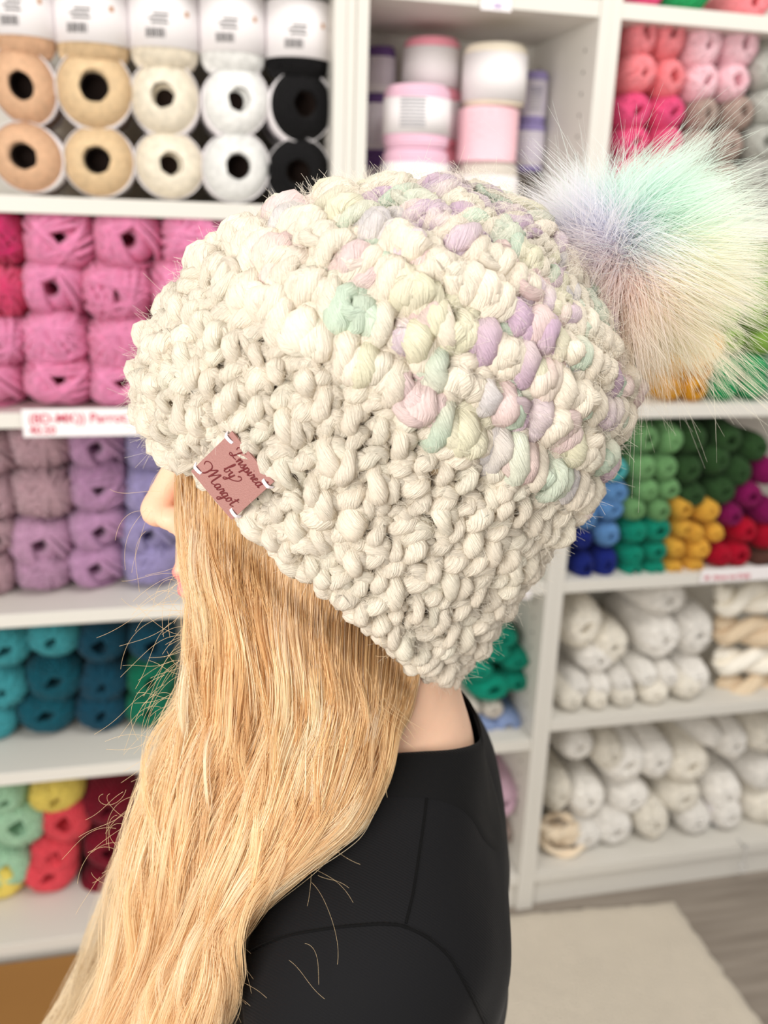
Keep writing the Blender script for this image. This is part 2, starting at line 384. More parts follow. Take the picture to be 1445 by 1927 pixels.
# --- skeins on the lower shelves of the left bookcase: (colour, px, py, w, h, row, column)
def shelf_rows(items, name, meshes, ln, inset, noun, where, cat, group, shelf_top, bottom_row, yoff=0.35):
    for ck, px, py, w, h, r, c in items:
        rows = ORD[r]+' row down' if r > 1 else 'top row'
        rows = 'bottom row' if r == bottom_row else rows
        label = f'{COLOURS[ck][0]} {noun}, {rows}, {ORD[c]} from left, {where}'
        put(name, meshes, ck, px, py, w, h, ln, inset, label, cat, group, shelf_top if r == bottom_row else None, yoff=yoff)
pinks = [('magenta', -12, 445, 112, 112, 1, 1), ('pink', 106, 446, 136, 112, 1, 2), ('pink', 236, 447, 128, 108, 1, 3), ('pink', 372, 452, 136, 112, 1, 4),
         ('coralmag', -10, 541, 118, 100, 2, 1), ('pink', 103, 541, 116, 104, 2, 2), ('pink', 221, 545, 128, 106, 2, 3), ('pink', 344, 543, 124, 104, 2, 4),
         ('pink', -12, 636, 120, 98, 3, 1), ('pink', 106, 635, 122, 104, 3, 2), ('pink', 228, 645, 126, 104, 3, 3), ('pink', 350, 648, 124, 100, 3, 4),
         ('pink', -14, 720, 118, 92, 4, 1), ('pink', 106, 722, 126, 92, 4, 2), ('pink', 229, 724, 124, 90, 4, 3)]
shelf_rows(pinks, 'chenille_skein', ME_chen, 0.22, 0.012, 'chenille yarn skein', 'above the price strip', 'yarn skein', 'chenille skeins on the second left shelf', SH[2], 4)
lil = [('dusty', -10, 858, 84, 92, 1, 1), ('dusty', 76, 838, 116, 88, 1, 2), ('lilac', 186, 836, 108, 88, 1, 3), ('lavender', 285, 842, 100, 86, 1, 4),
       ('dusty', -8, 935, 78, 84, 2, 1), ('dusty', 82, 926, 116, 96, 2, 2), ('lilac', 184, 914, 110, 92, 2, 3), ('lavender', 284, 920, 100, 88, 2, 4),
       ('dusty', -8, 1008, 74, 82, 3, 1), ('mauve', 78, 1020, 116, 96, 3, 2), ('lilac', 186, 994, 108, 84, 3, 3), ('lavender', 284, 1000, 104, 86, 3, 4),
       ('dusty', -8, 1080, 74, 82, 4, 1), ('mauve', 80, 1086, 104, 72, 4, 2), ('lilac', 186, 1072, 104, 84, 4, 3), ('lavender', 286, 1070, 108, 84, 4, 4)]
shelf_rows(lil, 'yarn_skein', ME_chen, 0.19, 0.07, 'yarn skein', 'below the price strip', 'yarn skein', 'rose and purple skeins on the third left shelf', SH[3], 4)
tea = [('aqua', 12, 1213, 92, 76, 1, 1), ('aqua', 105, 1200, 100, 68, 1, 2), ('petrol', 196, 1206, 94, 76, 1, 3), ('petrol', 285, 1206, 90, 76, 1, 4),
       ('aqua', 4, 1292, 94, 84, 2, 1), ('teal', 102, 1272, 104, 94, 2, 2), ('petrol', 196, 1282, 92, 84, 2, 3), ('emerald', 284, 1276, 92, 80, 2, 4),
       ('aqua', -6, 1366, 84, 76, 3, 1), ('teal', 90, 1358, 106, 84, 3, 2), ('petrol', 192, 1354, 96, 78, 3, 3), ('emerald', 284, 1342, 92, 72, 3, 4)]
shelf_rows(tea, 'yarn_ball', ME_ball, 0.165, 0.10, 'yarn ball', 'on the teal shelf', 'yarn ball', 'teal and green balls on the fourth left shelf', SH[4], 3)
low = [('mint', 14, 1496, 70, 60, 1, 1), ('yellow', 104, 1492, 100, 60, 1, 2), ('wine', 205, 1508, 96, 84, 1, 3),
       ('mint', 34, 1546, 104, 94, 2, 1), ('coral', 128, 1538, 92, 92, 2, 2), ('wine', 212, 1590, 100, 86, 2, 3),
       ('mint', 20, 1628, 84, 84, 3, 1), ('coral', 102, 1604, 86, 82, 3, 2), ('wine', 206, 1668, 104, 84, 3, 3),
       ('yellow', 8, 1694, 92, 76, 4, 1), ('coral', 98, 1680, 98, 84, 4, 2)]
shelf_rows(low, 'yarn_ball', ME_ball, 0.15, 0.115, 'yarn ball', 'on the lowest left shelf', 'yarn ball', 'mint, coral and wine balls on the lowest left shelf', SH[5], 4)

# --- right bookcase
def pile(data, name, meshes, ln, inset, noun, where, group, yoff=0.3):
    for ck, pts in data:
        pts = sorted(pts, key=lambda p: p[1])
        for k, (px, py, w, h) in enumerate(pts):
            snap = None
            label = f'{COLOURS[ck][0]} {noun}, {ORD[k+1]} highest of that colour, {where}' if len(pts) > 1 else f'single {COLOURS[ck][0]} {noun} {where}'
            put(name, meshes, ck, px, py, w, h, ln, inset, label, 'yarn ball', group, snap, yoff=yoff)
top = [('salmon', 1201, 65, 60, 80, 1, 1), ('salmon', 1256, 71, 62, 84, 1, 2), ('blush', 1318, 85, 72, 86, 1, 3), ('blush', 1389, 88, 76, 84, 1, 4),
       ('salmon', 1198, 140, 68, 70, 2, 1), ('salmon', 1256, 148, 58, 68, 2, 2), ('blush', 1312, 156, 66, 70, 2, 3), ('blush', 1374, 157, 66, 66, 2, 4), ('silver', 1437, 132, 62, 72, 2, 5),
       ('hot', 1192, 208, 66, 66, 3, 1), ('hot', 1250, 210, 64, 62, 3, 2), ('taupe', 1318, 218, 60, 62, 3, 3), ('taupe', 1378, 218, 60, 62, 3, 4), ('silver', 1432, 203, 56, 64, 3, 5),
       ('hot', 1188, 266, 64, 60, 4, 1), ('hot', 1246, 268, 60, 60, 4, 2), ('taupe', 1306, 276, 60, 58, 4, 3), ('taupe', 1364, 277, 58, 60, 4, 4), ('silver', 1424, 266, 58, 64, 4, 5),
       ('hot', 1186, 324, 62, 58, 5, 1), ('hot', 1244, 326, 60, 58, 5, 2), ('taupe', 1304, 334, 58, 58, 5, 3), ('taupe', 1360, 336, 58, 58, 5, 4), ('silver', 1416, 332, 58, 60, 5, 5),
       ('hot', 1186, 386, 62, 64, 6, 1), ('hot', 1244, 388, 60, 62, 6, 2), ('taupe', 1304, 394, 58, 60, 6, 3), ('taupe', 1362, 396, 58, 58, 6, 4), ('silver', 1420, 394, 58, 60, 6, 5)]
shelf_rows(top, 'yarn_ball', ME_ball, 0.15, 0.03, 'yarn ball', 'on the upper right shelf', 'yarn ball', 'pink and grey balls on the upper right shelf', SH[1], 6)
shelf_rows([('hot', 1215, -26, 64, 64, 1, 1), ('kelly', 1290, -19, 100, 72, 1, 2), ('salmon', 1412, -10, 86, 60, 1, 3)], 'yarn_ball', ME_ball, 0.12, 0.03, 'yarn ball', 'at the upper photo edge', 'yarn ball', 'balls along the upper photo edge', SH[0], 1)
mid = [('lime', 1360, 480, 60, 58, 1, 1), ('lime', 1424, 484, 62, 58, 1, 2), ('lime', 1360, 536, 60, 56, 2, 1), ('lime', 1424, 540, 62, 56, 2, 2), ('lime', 1362, 590, 60, 54, 3, 1), ('lime', 1424, 592, 60, 54, 3, 2),
       ('sun', 1334, 648, 46, 58, 4, 1), ('lime', 1372, 640, 52, 52, 4, 2), ('lime', 1430, 642, 54, 52, 4, 3),
       ('gold', 1266, 692, 46, 52, 5, 1), ('gold', 1309, 692, 46, 52, 5, 2), ('kelly', 1358, 692, 54, 50, 5, 3), ('kelly', 1412, 690, 54, 50, 5, 4), ('ice', 1462, 690, 46, 52, 5, 5),
       ('gold', 1250, 741, 48, 48, 6, 1), ('gold', 1296, 742, 52, 50, 6, 2), ('kelly', 1354, 740, 52, 48, 6, 3), ('kelly', 1407, 739, 52, 48, 6, 4), ('ice', 1458, 738, 46, 48, 6, 5)]
shelf_rows(mid, 'yarn_ball', ME_ball, 0.15, 0.02, 'yarn ball', 'beside the fur pompom', 'yarn ball', 'gold and green balls beside the pompom', SH[2], 6)
low_r = [('cyan', [(1150, 884, 52, 46), (1140, 838, 46, 46)]),
         ('leaf', [(1211, 822, 52, 56), (1257, 824, 46, 54), (1203, 876, 52, 50), (1250, 878, 46, 50), (1209, 917, 48, 44), (1254, 916, 46, 42), (1190, 958, 48, 42), (1234, 955, 44, 46)]),
         ('sky', [(1150, 922, 54, 48), (1142, 956, 54, 46), (1141, 1003, 50, 50), (1100, 970, 46, 48)]),
         ('navy', [(1092, 1012, 40, 40), (1090, 1062, 42, 56), (1137, 1058, 48, 62)]),
         ('jade', [(1188, 1000, 50, 46), (1232, 996, 56, 48), (1182, 1042, 46, 44), (1230, 1034, 48, 40), (1180, 1070, 42, 40), (1226, 1066, 48, 42)]),
         ('forest', [(1302, 822, 54, 60), (1368, 822, 58, 56), (1412, 842, 50, 54), (1294, 880, 52, 56), (1340, 866, 52, 58), (1386, 886, 52, 56), (1300, 928, 56, 46), (1352, 922, 58, 54)]),
         ('amber', [(1277, 952, 42, 44), (1322, 956, 52, 46), (1276, 990, 36, 38), (1302, 1000, 36, 36), (1342, 1000, 38, 36), (1266, 1026, 38, 38), (1306, 1030, 46, 42), (1262, 1062, 38, 36), (1302, 1062, 40, 36)]),
         ('plum', [(1436, 884, 48, 52), (1406, 928, 54, 50), (1372, 964, 44, 44), (1438, 962, 50, 50)]),
         ('red', [(1392, 996, 50, 48), (1438, 1006, 50, 56), (1350, 1044, 48, 42), (1384, 1040, 50, 50)]),
         ('brown', [(1432, 1052, 56, 48)])]
pile(low_r, 'yarn_ball', ME_ball, 0.15, 0.02, 'yarn ball', 'middle right shelf', 'colourful balls on the middle right shelf')
# dark brown and beige balls at the back of that shelf are hidden; white yarn on the two shelves below
w1 = [('cream', [(1090, 1170, 84, 96), (1140, 1210, 74, 82)]), ('snow', [(1234, 1194, 86, 84), (1305, 1187, 70, 94), (1242, 1124, 92, 60), (1118, 1232, 80, 60)])]
pile(w1, 'yarn_roll', ME_roll, 0.2, 0.05, 'big yarn roll', 'above small white rolls', 'large white rolls on the fourth right shelf')
for k, (px, py, w, h) in enumerate([(1086, 1284, 44, 44), (1126, 1282, 44, 44), (1166, 1278, 44, 44), (1210, 1264, 48, 46), (1250, 1266, 44, 44), (1300, 1268, 58, 66)]):
    put('yarn_roll', ME_roll, 'snow', px, py, w, h, 0.18, 0.03, f'small snow white yarn roll, {ORD[k+1]} from the left in the upper small row', 'yarn roll', 'small white rolls, upper row')
for k, (px, py, w, h) in enumerate([(1066, 1334, 52, 46), (1112, 1332, 44, 42), (1164, 1330, 52, 44), (1222, 1322, 60, 46), (1278, 1314, 58, 46)]):
    put('yarn_roll', ME_roll, 'cream', px, py, w, h, 0.18, 0.022, f'small cream yarn roll, {ORD[k+1]} from the left in the lowest small row', 'yarn roll', 'small cream rolls, lowest row', SH[4])
w2 = [(1080, 1396, 72, 58, 1, 1), (1142, 1412, 62, 66, 1, 2), (1172, 1424, 88, 82, 1, 3), (1228, 1420, 72, 84, 1, 4), (1290, 1430, 88, 76, 1, 5), (1322, 1376, 48, 46, 1, 6), (1372, 1388, 62, 74, 1, 7), (1432, 1378, 76, 66, 1, 8),
      (1044, 1480, 50, 80, 2, 1), (1100, 1494, 72, 78, 2, 2), (1176, 1490, 80, 70, 2, 3), (1276, 1490, 80, 66, 2, 4), (1356, 1482, 70, 80, 2, 5), (1424, 1450, 66, 62, 2, 6), (1424, 1508, 70, 70, 2, 7),
      (1094, 1550, 72, 56, 3, 1), (1152, 1548, 76, 68, 3, 2), (1222, 1538, 66, 76, 3, 3), (1298, 1556, 66, 60, 3, 4), (1356, 1550, 60, 60, 3, 5), (1432, 1566, 56, 56, 3, 6)]
for px, py, w, h, r, c in w2:
    ck = 'snow' if (r+c) % 3 else 'cream'
    o = put('yarn_roll', ME_roll, ck, px, py, w, h, 0.19, 0.06 if r < 3 else 0.045, f'{COLOURS[ck][0]} yarn roll, {["", "top", "middle", "bottom"][r]} row, {ORD[c]} from left, lowest right shelf', 'yarn roll', 'white rolls on the lowest right shelf', SH[5] if r == 3 else None)
    if (r, c) == (3, 5):
        b = obj('paper_band', BAND, None, o); b.scale = (1.02, 0.6, 1.02); b.location = (0, -0.45, 0)
        B = Batch(); arc_patch(B, 1.05, -PI/2-1.1, -PI/2+1.1, -0.5, -0.3, 8); me = B.mesh('printed_stripe'); me.materials.append(principled('blue_grey_print', srgb(150, 172, 182), 0.6)); obj('printed_stripe', me, None, b)

# oatmeal hanks folded on the right of the fourth shelf
def twisted_rope(P, r_off, tr, turns, strands, sides=8, seed=0, var=0.1):
    """several strands twisted round the path P"""
    rng = np.random.default_rng(seed); n = len(P); T = np.gradient(P, axis=0); T /= np.linalg.norm(T, axis=1, keepdims=True)
    ref = np.tile(np.array([0.2, 0.9, 0.35]), (n, 1)); Bv = np.cross(T, ref); Bv /= np.linalg.norm(Bv, axis=1, keepdims=True); Nv = np.cross(Bv, T)
    B = Batch(); s = np.linspace(0, 1, n)
    end = np.minimum(1, 6*np.minimum(s, 1-s)+0.35)
    for k in range(strands):
        a = 2*PI*turns*s+2*PI*k/strands
        Q = P+r_off*end[:, None]*(np.cos(a)[:, None]*Bv+np.sin(a)[:, None]*Nv)
        rr = tr*end*(1+var*np.sin(s*9+k))
        for m in range(7):                                  # each strand a bundle of thinner yarn
            b = 2*PI*m/7+2*PI*turns*1.0*s; q = 0 if m == 6 else 0.62
            B.add(*tube_arrays(Q+(rr*q)[:, None]*(np.cos(b)[:, None]*Bv+np.sin(b)[:, None]*Nv), rr*0.45, sides-2))
    return B
for k, (y, h) in enumerate(((1140, 58), (1196, 56), (1248, 54), (1298, 52))):
    c = at_y(1400, y-8, 0.07); s = project(c)[2]/FPX; hh = h*s/2
    xs = np.linspace(at_y(1352, y, 0.06)[0]+0.004, at_y(1500, y, 0.06)[0], 36)
    P = np.stack([xs, np.full(36, 0.075)+0.012*np.sin(np.linspace(0, 5, 36)+k), np.full(36, c[2])+0.003*np.sin(np.linspace(0, 4, 36)+2*k)], -1)
    base_z = SH[4]
    B = twisted_rope(P-np.array([P[0][0], 0.1, P[0][2]]), hh*0.5, hh*0.62, 1.2, 2, seed=k)
    me = B.mesh('twisted_hank'); me.materials.append(M_yarn)
    o = obj('twisted_hank', me, None, None, (P[0][0], 0.1, P[0][2])); o.color = (*srgb(*(COLOURS['cream'][1] if k % 2 == 0 else COLOURS['oat'][1])), 1)
    tag(o, f'{"cream" if k % 2 == 0 else "oatmeal"} folded yarn hank, {["top", "second", "third", "bottom"][k]} of the stack right of the white rolls', 'yarn hank', 'folded hanks on the fourth right shelf')
# coil of thick cream roving at the foot of the right bookcase
c = at_y(1060, 1608, 0.05)
def roving_coil():
    rng = np.random.default_rng(9); s = np.linspace(0, 1, 150); a = s*2*PI*5.4
    rr = 0.030+0.016*np.sin(a*0.37+1)
    P = np.stack([rr*np.cos(a)*1.15, rr*np.sin(a)*0.8+0.01*np.sin(a*0.5), 0.036+0.022*np.sin(a*0.61)+0.012*np.cos(a*1.3)], -1)
    B = twisted_rope(P, 0.0045, 0.0062, 16, 2, seed=4); return B.mesh('roving_coil')
me = roving_coil(); me.materials.append(M_yarn)
o = obj('roving_coil', me, None, None, (c[0], 0.065, SH[5]+0.004)); o.color = (*srgb(242, 226, 202), 1)
tag(o, 'loose tangled coil of thick cream roving at the bookcase upright', 'yarn coil')

# --- middle bookcase: yarn cakes in the cubby above the hat
def cake(name, px, ptop, pbot, w, Yc, ck, label, band=None, cap=True, criss=False, prt=None):
    P0 = at_y(px, ptop, Yc); P1 = at_y(px, pbot, Yc); s = project(P0)[2]/FPX; r = w*s/2; h = P0[2]-P1[2]
    t = empty(name, (P0[0], Yc+0.0, P1[2])); tag(t, label, 'yarn cake', 'yarn cakes in the cubby above the hat')
    B = Batch(); A = 36
    if criss:
        n = 70*40; tt = np.arange(n)/40; aa = 2*PI*tt; zz = h*(0.5+0.47*np.sin(2*PI*tt*0.53))
        B.add(*tube_arrays(np.stack([r*np.cos(aa), r*np.sin(aa), zz], -1), np.full(n, 0.0011), 4))
    n = int(h/0.0045)*30; tt = np.arange(n)/30; aa = 2*PI*tt; zz = h*tt/tt[-1]
    edge = np.minimum(zz, h-zz); rr = (r-0.0015)*(1-0.14*np.exp(-edge/0.004))
    B.add(*tube_arrays(np.stack([rr*np.cos(aa), rr*np.sin(aa), zz], -1), np.full(n, 0.0029), 5))
    prof = [(0.001, 0.004), (0.22*r, 0.003), (0.8*r, 0.0), (0.96*r, 0.008), (0.96*r, h-0.008), (0.8*r, h), (0.22*r, h-0.003), (0.2*r, h*0.5), (0.001, h*0.5)]
    a = np.arange(A)*2*PI/A
    V = np.concatenate([np.stack([q*np.cos(a), q*np.sin(a), np.full(A, z)], -1) for q, z in prof])
    i = np.arange(len(prof)-1)[:, None]; j = np.arange(A)[None]
    B.add(V, np.stack([i*A+j, i*A+(j+1) % A, (i+1)*A+(j+1) % A, (i+1)*A+j], -1).reshape(-1, 4))
    me = B.mesh('wound_yarn'); me.materials.append(M_yarn); o = obj('wound_yarn', me, None, t); o.color = (*srgb(*COLOURS[ck][1]), 1)
    if band:
        bm_ = band_mesh('paper_band', 1.035, band[0]*2-1, band[1]*2-1); bm_.materials.append(M_paper)
        bo = obj('paper_band', bm_, None, t, (0, 0, h/2), (PI/2, 0, 0), (r, h/2, r))
        if prt:
            B = Batch()
            for k in range(9):
                y = (band[0]+0.1+k*0.055)*2-1
                arc_patch(B, 1.047, -PI/2+prt[0], -PI/2+prt[1], y, y+0.05, 5)
            pm = B.mesh('printed_text', False); pm.materials.append(principled('grey_print', srgb(150, 150, 156), 0.7)); q = obj('printed_text', pm, None, bo); q.rotation_euler = (0, PI, 0)
    return t
cake('yarn_cake', 716, 92, 178, 58, 0.2, 'violet', 'violet yarn cake with white band, upper one by the bookcase upright', (0.0, 0.8))
cake('yarn_cake', 712, 179, 294, 58, 0.2, 'violet', 'violet yarn cake with white band, lower one by the bookcase upright', (0.1, 0.84))
cake('yarn_cake', 710, 296, 420, 58, 0.2, 'violet', 'violet yarn cake at the foot of the violet stack', (0.1, 0.84))
cake('yarn_cake', 814, 78, 170, 106, 0.17, 'rosepink', 'rose pink yarn cake with plain white band at the back', (0.0, 0.82))
cake('yarn_cake', 820, 171, 282, 100, 0.17, 'rosepink', 'rose pink yarn cake half hidden behind the lilac-pink cake', (0.15, 0.8))
cake('yarn_cake', 820, 284, 400, 100, 0.17, 'rosepink', 'rose pink yarn cake at the foot of the back stack', (0.15, 0.8))
cake('yarn_cake', 786, 166, 282, 124, 0.075, 'babypink', 'baby pink yarn cake with a grey-printed white band', (0.22, 0.8), prt=(0.0, 0.75))
cake('yarn_cake', 782, 283, 400, 122, 0.075, 'babypink', 'baby pink yarn cake just above the hat, under the printed cake', (0.2, 0.78))
cake('yarn_cake', 934, 90, 204, 118, 0.1, 'ecru', 'off-white yarn cake with a wide white band on a pink cake', (0.08, 0.86))
cake('yarn_cake', 920, 206, 308, 112, 0.1, 'blush', 'speckled pink and white criss-cross yarn cake under the off-white one', None, criss=True)
cake('yarn_cake', 918, 310, 420, 112, 0.1, 'stone', 'pale stone yarn cake just above the hat under the speckled cake', (0.2, 0.8))
cake('yarn_cake', 1006, 138, 232, 52, 0.18, 'lavender', 'lavender yarn cake with printed white band, upper one at the right', (0.12, 0.84), prt=(-0.3, 0.6))
cake('yarn_cake', 998, 234, 322, 56, 0.18, 'lavender', 'lavender yarn cake with white band, lower one at the right', (0.1, 0.84))

# teal skeins, rolls and pink skein seen between the hat and the right upright
c2 = [('jade', [(946, 1196, 62, 40), (930, 1222, 60, 40), (968, 1240, 60, 36), (905, 1256, 50, 40), (920, 1292, 80, 52), (968, 1276, 52, 38)])]
pile(c2, 'yarn_skein', ME_ball, 0.15, 0.05, 'yarn skein', 'behind the hat edge', 'jade skeins in the middle bookcase')
for k, (ck, px, py, w, h) in enumerate((('stone', 922, 1330, 44, 36), ('denim', 905, 1366, 56, 50), ('denim', 952, 1358, 60, 48), ('stone', 884, 1326, 40, 36))):
    put('yarn_skein', ME_ball, ck, px, py, w, h, 0.14, 0.05, [f'pale stone yarn end under the jade skeins', 'pale denim blue yarn skein beside the black collar', 'pale denim blue yarn skein next to the white upright', 'pale stone yarn skein against the nape'][k], 'yarn skein', 'pale skeins under the jade pile')
put('yarn_skein', ME_chen, 'babypink', 942, 1500, 62, 76, 0.16, 0.04, 'baby pink chunky skein beside the shoulder of the black shirt', 'yarn skein', None)
put('yarn_skein', ME_chen, 'taupe', 936, 1566, 58, 60, 0.16, 0.05, 'taupe yarn skein below the baby pink chunky skein', 'yarn skein', None)
put('yarn_ball', ME_ball, 'ice', 1004, 1086, 46, 40, 0.12, 0.03, 'pale ice green yarn ball peeking out at the back of the hat', 'yarn ball', None)

# --- price strips and tags on the shelf fronts
def text_mesh(txt, size, font_scale=1.0):
    cu = bpy.data.curves.new('t', 'FONT'); cu.body = txt; cu.size = size; cu.extrude = 0.0002; cu.offset = size*0.012
    o = bpy.data.objects.new('t', cu); COL.objects.link(o)
    dg = bpy.context.evaluated_depsgraph_get(); me = bpy.data.meshes.new_from_object(o.evaluated_get(dg))
    bpy.data.objects.remove(o); bpy.data.curves.remove(cu); me.name = 'lettering'; me.materials.clear(); return me
def strip(px0, px1, pyt, pyb, label, lines, mat):
    a = at_y(px0, pyt, -0.002); b = at_y(px0, pyb, -0.002); c = at_y(px1, pyt, -0.002)
    w = c[0]-a[0]; h = a[2]-b[2]
    t = empty('price_strip', (a[0], -0.002, b[2]))
    obj('card', box_mesh('card', 0, w, -0.0006, 0.0012, 0, h, 0), M_paper, t)
    for txt, x, z, s in lines:
        me = text_mesh(txt, s); me.materials.append(mat)
        obj('lettering', me, None, t, (x, -0.0012, z), (PI/2, 0, 0))
    tag(t, label, 'price tag')
strip(40, 330, 770, 823, 'white price strip with red lettering under the pink skeins', [('(8D-MK)) Parrot. Chun', 0.009, 0.022, 0.021), ('40.50', 0.009, 0.005, 0.0175)], M_red_ink)
strip(1320, 1500, 1072, 1097, 'white price strip with faded red lettering above the cream hanks', [('M  Alone me Dolly', 0.009, 0.006, 0.013)], M_red_ink)
strip(906, 964, -14, 18, 'small white tag with a purple mark on the top middle shelf', [('oo', 0.02, 0.004, 0.012)], M_purple_ink)
strip(970, 1000, 1112, 1128, 'small pink price tag at the back edge of the hat', [('n', 0.012, 0.004, 0.008)], M_red_ink)
# clear plastic hook hanging from the lowest right shelf
def hook():
    m = principled('clear_plastic', (0.93, 0.94, 0.95), 0.15, 0.5); m.node_tree.nodes['Principled BSDF'].inputs['Transmission Weight'].default_value = 0.6
    a = at_y(1405, 1588, -0.012)
    P = [a+np.array([0, 0.0, -0.002*k]) for k in range(26)]
    z = P[-1][2]; P += [np.array([a[0]+0.009*math.sin(t), a[1], z-0.012+0.012*math.cos(t)]) for t in np.linspace(0.2, 6.1, 20)]
    P = [np.array([a[0], 0.02, SH[5]+0.002]), np.array([a[0], -0.004, SH[5]+0.002]), np.array([a[0], -0.011, SH[5]-0.002])]+P
    P = np.array(P); c0 = P.mean(0)
    B = Batch(); B.add(*tube_arrays(P-c0, np.full(len(P), 0.0016), 6, ref=np.tile(np.array([0, 1.0, 0.1]), (len(P), 1)))); 
    o = obj('plastic_hook', B.mesh('plastic_hook'), m, None, c0); tag(o, 'clear plastic hook hanging over the lowest right shelf', 'hook')
hook()
# cardboard box on the floor in front of the left bookcase
def carton():
    a = at_y(-60, 1816, -0.02); b = at_y(190, 1800, -0.02); mt = principled('brown_cardboard', srgb(150, 108, 60), 0.8, 0.15, vary=0.06, var_scale=5)
    ztop = 0.058
    t = empty('cardboard_box', ((a[0]+b[0])/2, -0.2, 0)); w = (b[0]-a[0])+0.25
    x0, x1 = -w/2, w/2
    obj('carton_body', box_mesh('carton_body', x0+0.004, x1-0.004, -0.17, 0.186, 0.001, ztop-0.022, 0.002), mt, t)
    obj('lid', box_mesh('lid', x0, x1, -0.175, 0.19, ztop-0.022, ztop, 0.002), mt, t)
    tag(t, 'low brown cardboard box with a lid before the left bookcase', 'box')
carton()
# ------------------------------------------------------------------ the person: frame of the body (x forward, y her left = towards the viewer, z up)
fh = np.array([math.sin(YAW), math.cos(YAW), 0.0]); fx0 = np.array([-math.cos(YAW), math.sin(YAW), 0.0]); de = math.radians(-5)
FX = fx0*math.cos(de)+fh*math.sin(de); SY = -fh*math.cos(de)+fx0*math.sin(de); UZ = np.array([0, 0, 1.0])
Q0 = CAM+ray(620, 822)*0.54
def sag(px, py, off=0.0):            # point of the plane parallel to the body's middle plane, `off` metres nearer the viewer
    d = ray(px, py); t = ((Q0-CAM)@SY+off)/(d@SY); return CAM+d*t
HP = math.radians(6)
db = math.radians(6)                # the trunk is turned a little further away than the head
BX = fx0*math.cos(db)+fh*math.sin(db); BY = -fh*math.cos(db)+fx0*math.sin(db)
RH = math.radians(19)                # the head leans a little away from the viewer
HF = FX*math.cos(HP)-UZ*math.sin(HP); HU0 = FX*math.sin(HP)+UZ*math.cos(HP)
HS = SY*math.cos(RH)+HU0*math.sin(RH); HU = HU0*math.cos(RH)-SY*math.sin(RH)
HC = sag(269, 968)-HF*0.122+HU*0.03  # middle of the head, between the ears
def body_to_world(P): P = np.asarray(P, float); return HC+P[..., :1]*BX+P[..., 1:2]*BY+P[..., 2:3]*UZ
def world_to_body(P): q = np.asarray(P)-HC; return np.stack([q@BX, q@BY, q@UZ], -1)
B_HF = np.array([HF@BX, HF@BY, HF@UZ]); B_HS = np.array([HS@BX, HS@BY, HS@UZ]); B_HU = np.array([HU@BX, HU@BY, HU@UZ])
def hb(x, y, z): return x*B_HF+y*B_HS+z*B_HU     # head coordinates -> body coordinates
def hd(x, y, z): return np.array([x, y, z], float)
def to_head(p): return np.stack([p@B_HF, p@B_HS, p@B_HU], -1)

def ell(p, c, r, tilt=0.0):
    q = p-np.asarray(c); r = np.asarray(r)
    if tilt:
        ct, st = math.cos(tilt), math.sin(tilt)
        q = np.stack([q[..., 0]*ct-q[..., 2]*st, q[..., 1], q[..., 0]*st+q[..., 2]*ct], -1)
    k0 = np.linalg.norm(q/r, axis=-1); k1 = np.linalg.norm(q/(r*r), axis=-1)
    return k0*(k0-1)/(k1+1e-9)
def cap(p, a, b, ra, rb):
    a = np.asarray(a, float); b = np.asarray(b, float); ab = b-a
    h = np.clip(((p-a)@ab)/(ab@ab), 0, 1)
    return np.linalg.norm(p-a-h[..., None]*ab, axis=-1)-(ra+(rb-ra)*h)
def smin(a, b, k):
    h = np.clip(0.5+0.5*(b-a)/k, 0, 1); return b+(a-b)*h-k*h*(1-h)
def smax(a, b, k): return -smin(-a, -b, k)

def surface_nets(name, f, xs, ys, zs, smooth_iter=0):
    nx, ny, nz = f.shape; s = f < 0
    c = [s[i:nx-1+i, j:ny-1+j, k:nz-1+k] for i in (0, 1) for j in (0, 1) for k in (0, 1)]
    cnt = sum(x.astype(np.int8) for x in c); act = (cnt > 0) & (cnt < 8)
    I, J, K = np.nonzero(act); idx = -np.ones(act.shape, np.int64); idx[I, J, K] = np.arange(len(I))
    acc = np.zeros((len(I), 3)); num = np.zeros(len(I))
    for ax in range(3):
        for o1 in (0, 1):
            for o2 in (0, 1):
                o = [o1, o2]; o.insert(ax, 0); e = list(o); e[ax] = 1
                fa = f[I+o[0], J+o[1], K+o[2]]; fb = f[I+e[0], J+e[1], K+e[2]]
                m = (fa < 0) != (fb < 0); t = np.where(m, fa/(fa-fb+1e-20), 0)
                q = np.stack([I+o[0], J+o[1], K+o[2]], -1).astype(float); q[:, ax] += t
                acc[m] += q[m]; num[m] += 1
    g = acc/num[:, None]
    V = np.stack([np.interp(g[:, 0], np.arange(nx), xs), np.interp(g[:, 1], np.arange(ny), ys), np.interp(g[:, 2], np.arange(nz), zs)], -1)
    Q = []
    for ax in range(3):
        a1, a2 = [(1, 2), (2, 0), (0, 1)][ax]
        sl0 = [slice(None)]*3; sl1 = [slice(None)]*3; sl0[ax] = slice(0, -1); sl1[ax] = slice(1, None)
        ch = s[tuple(sl0)] != s[tuple(sl1)]
        E = np.stack(np.nonzero(ch), -1); dims = (nx, ny, nz)
        ok = (E[:, a1] > 0) & (E[:, a2] > 0) & (E[:, a1] < dims[a1]-1) & (E[:, a2] < dims[a2]-1); E = E[ok]
        def at(d1, d2):
            q = E.copy(); q[:, a1] -= d1; q[:, a2] -= d2; return idx[q[:, 0], q[:, 1], q[:, 2]]
        quad = np.stack([at(1, 1), at(0, 1), at(0, 0), at(1, 0)], -1)
        flip = ~s[E[:, 0], E[:, 1], E[:, 2]]; quad[flip] = quad[flip][:, ::-1]
        Q.append(quad)
    Q = np.concatenate(Q); Q = Q[(Q >= 0).all(1)]
    return V, Q
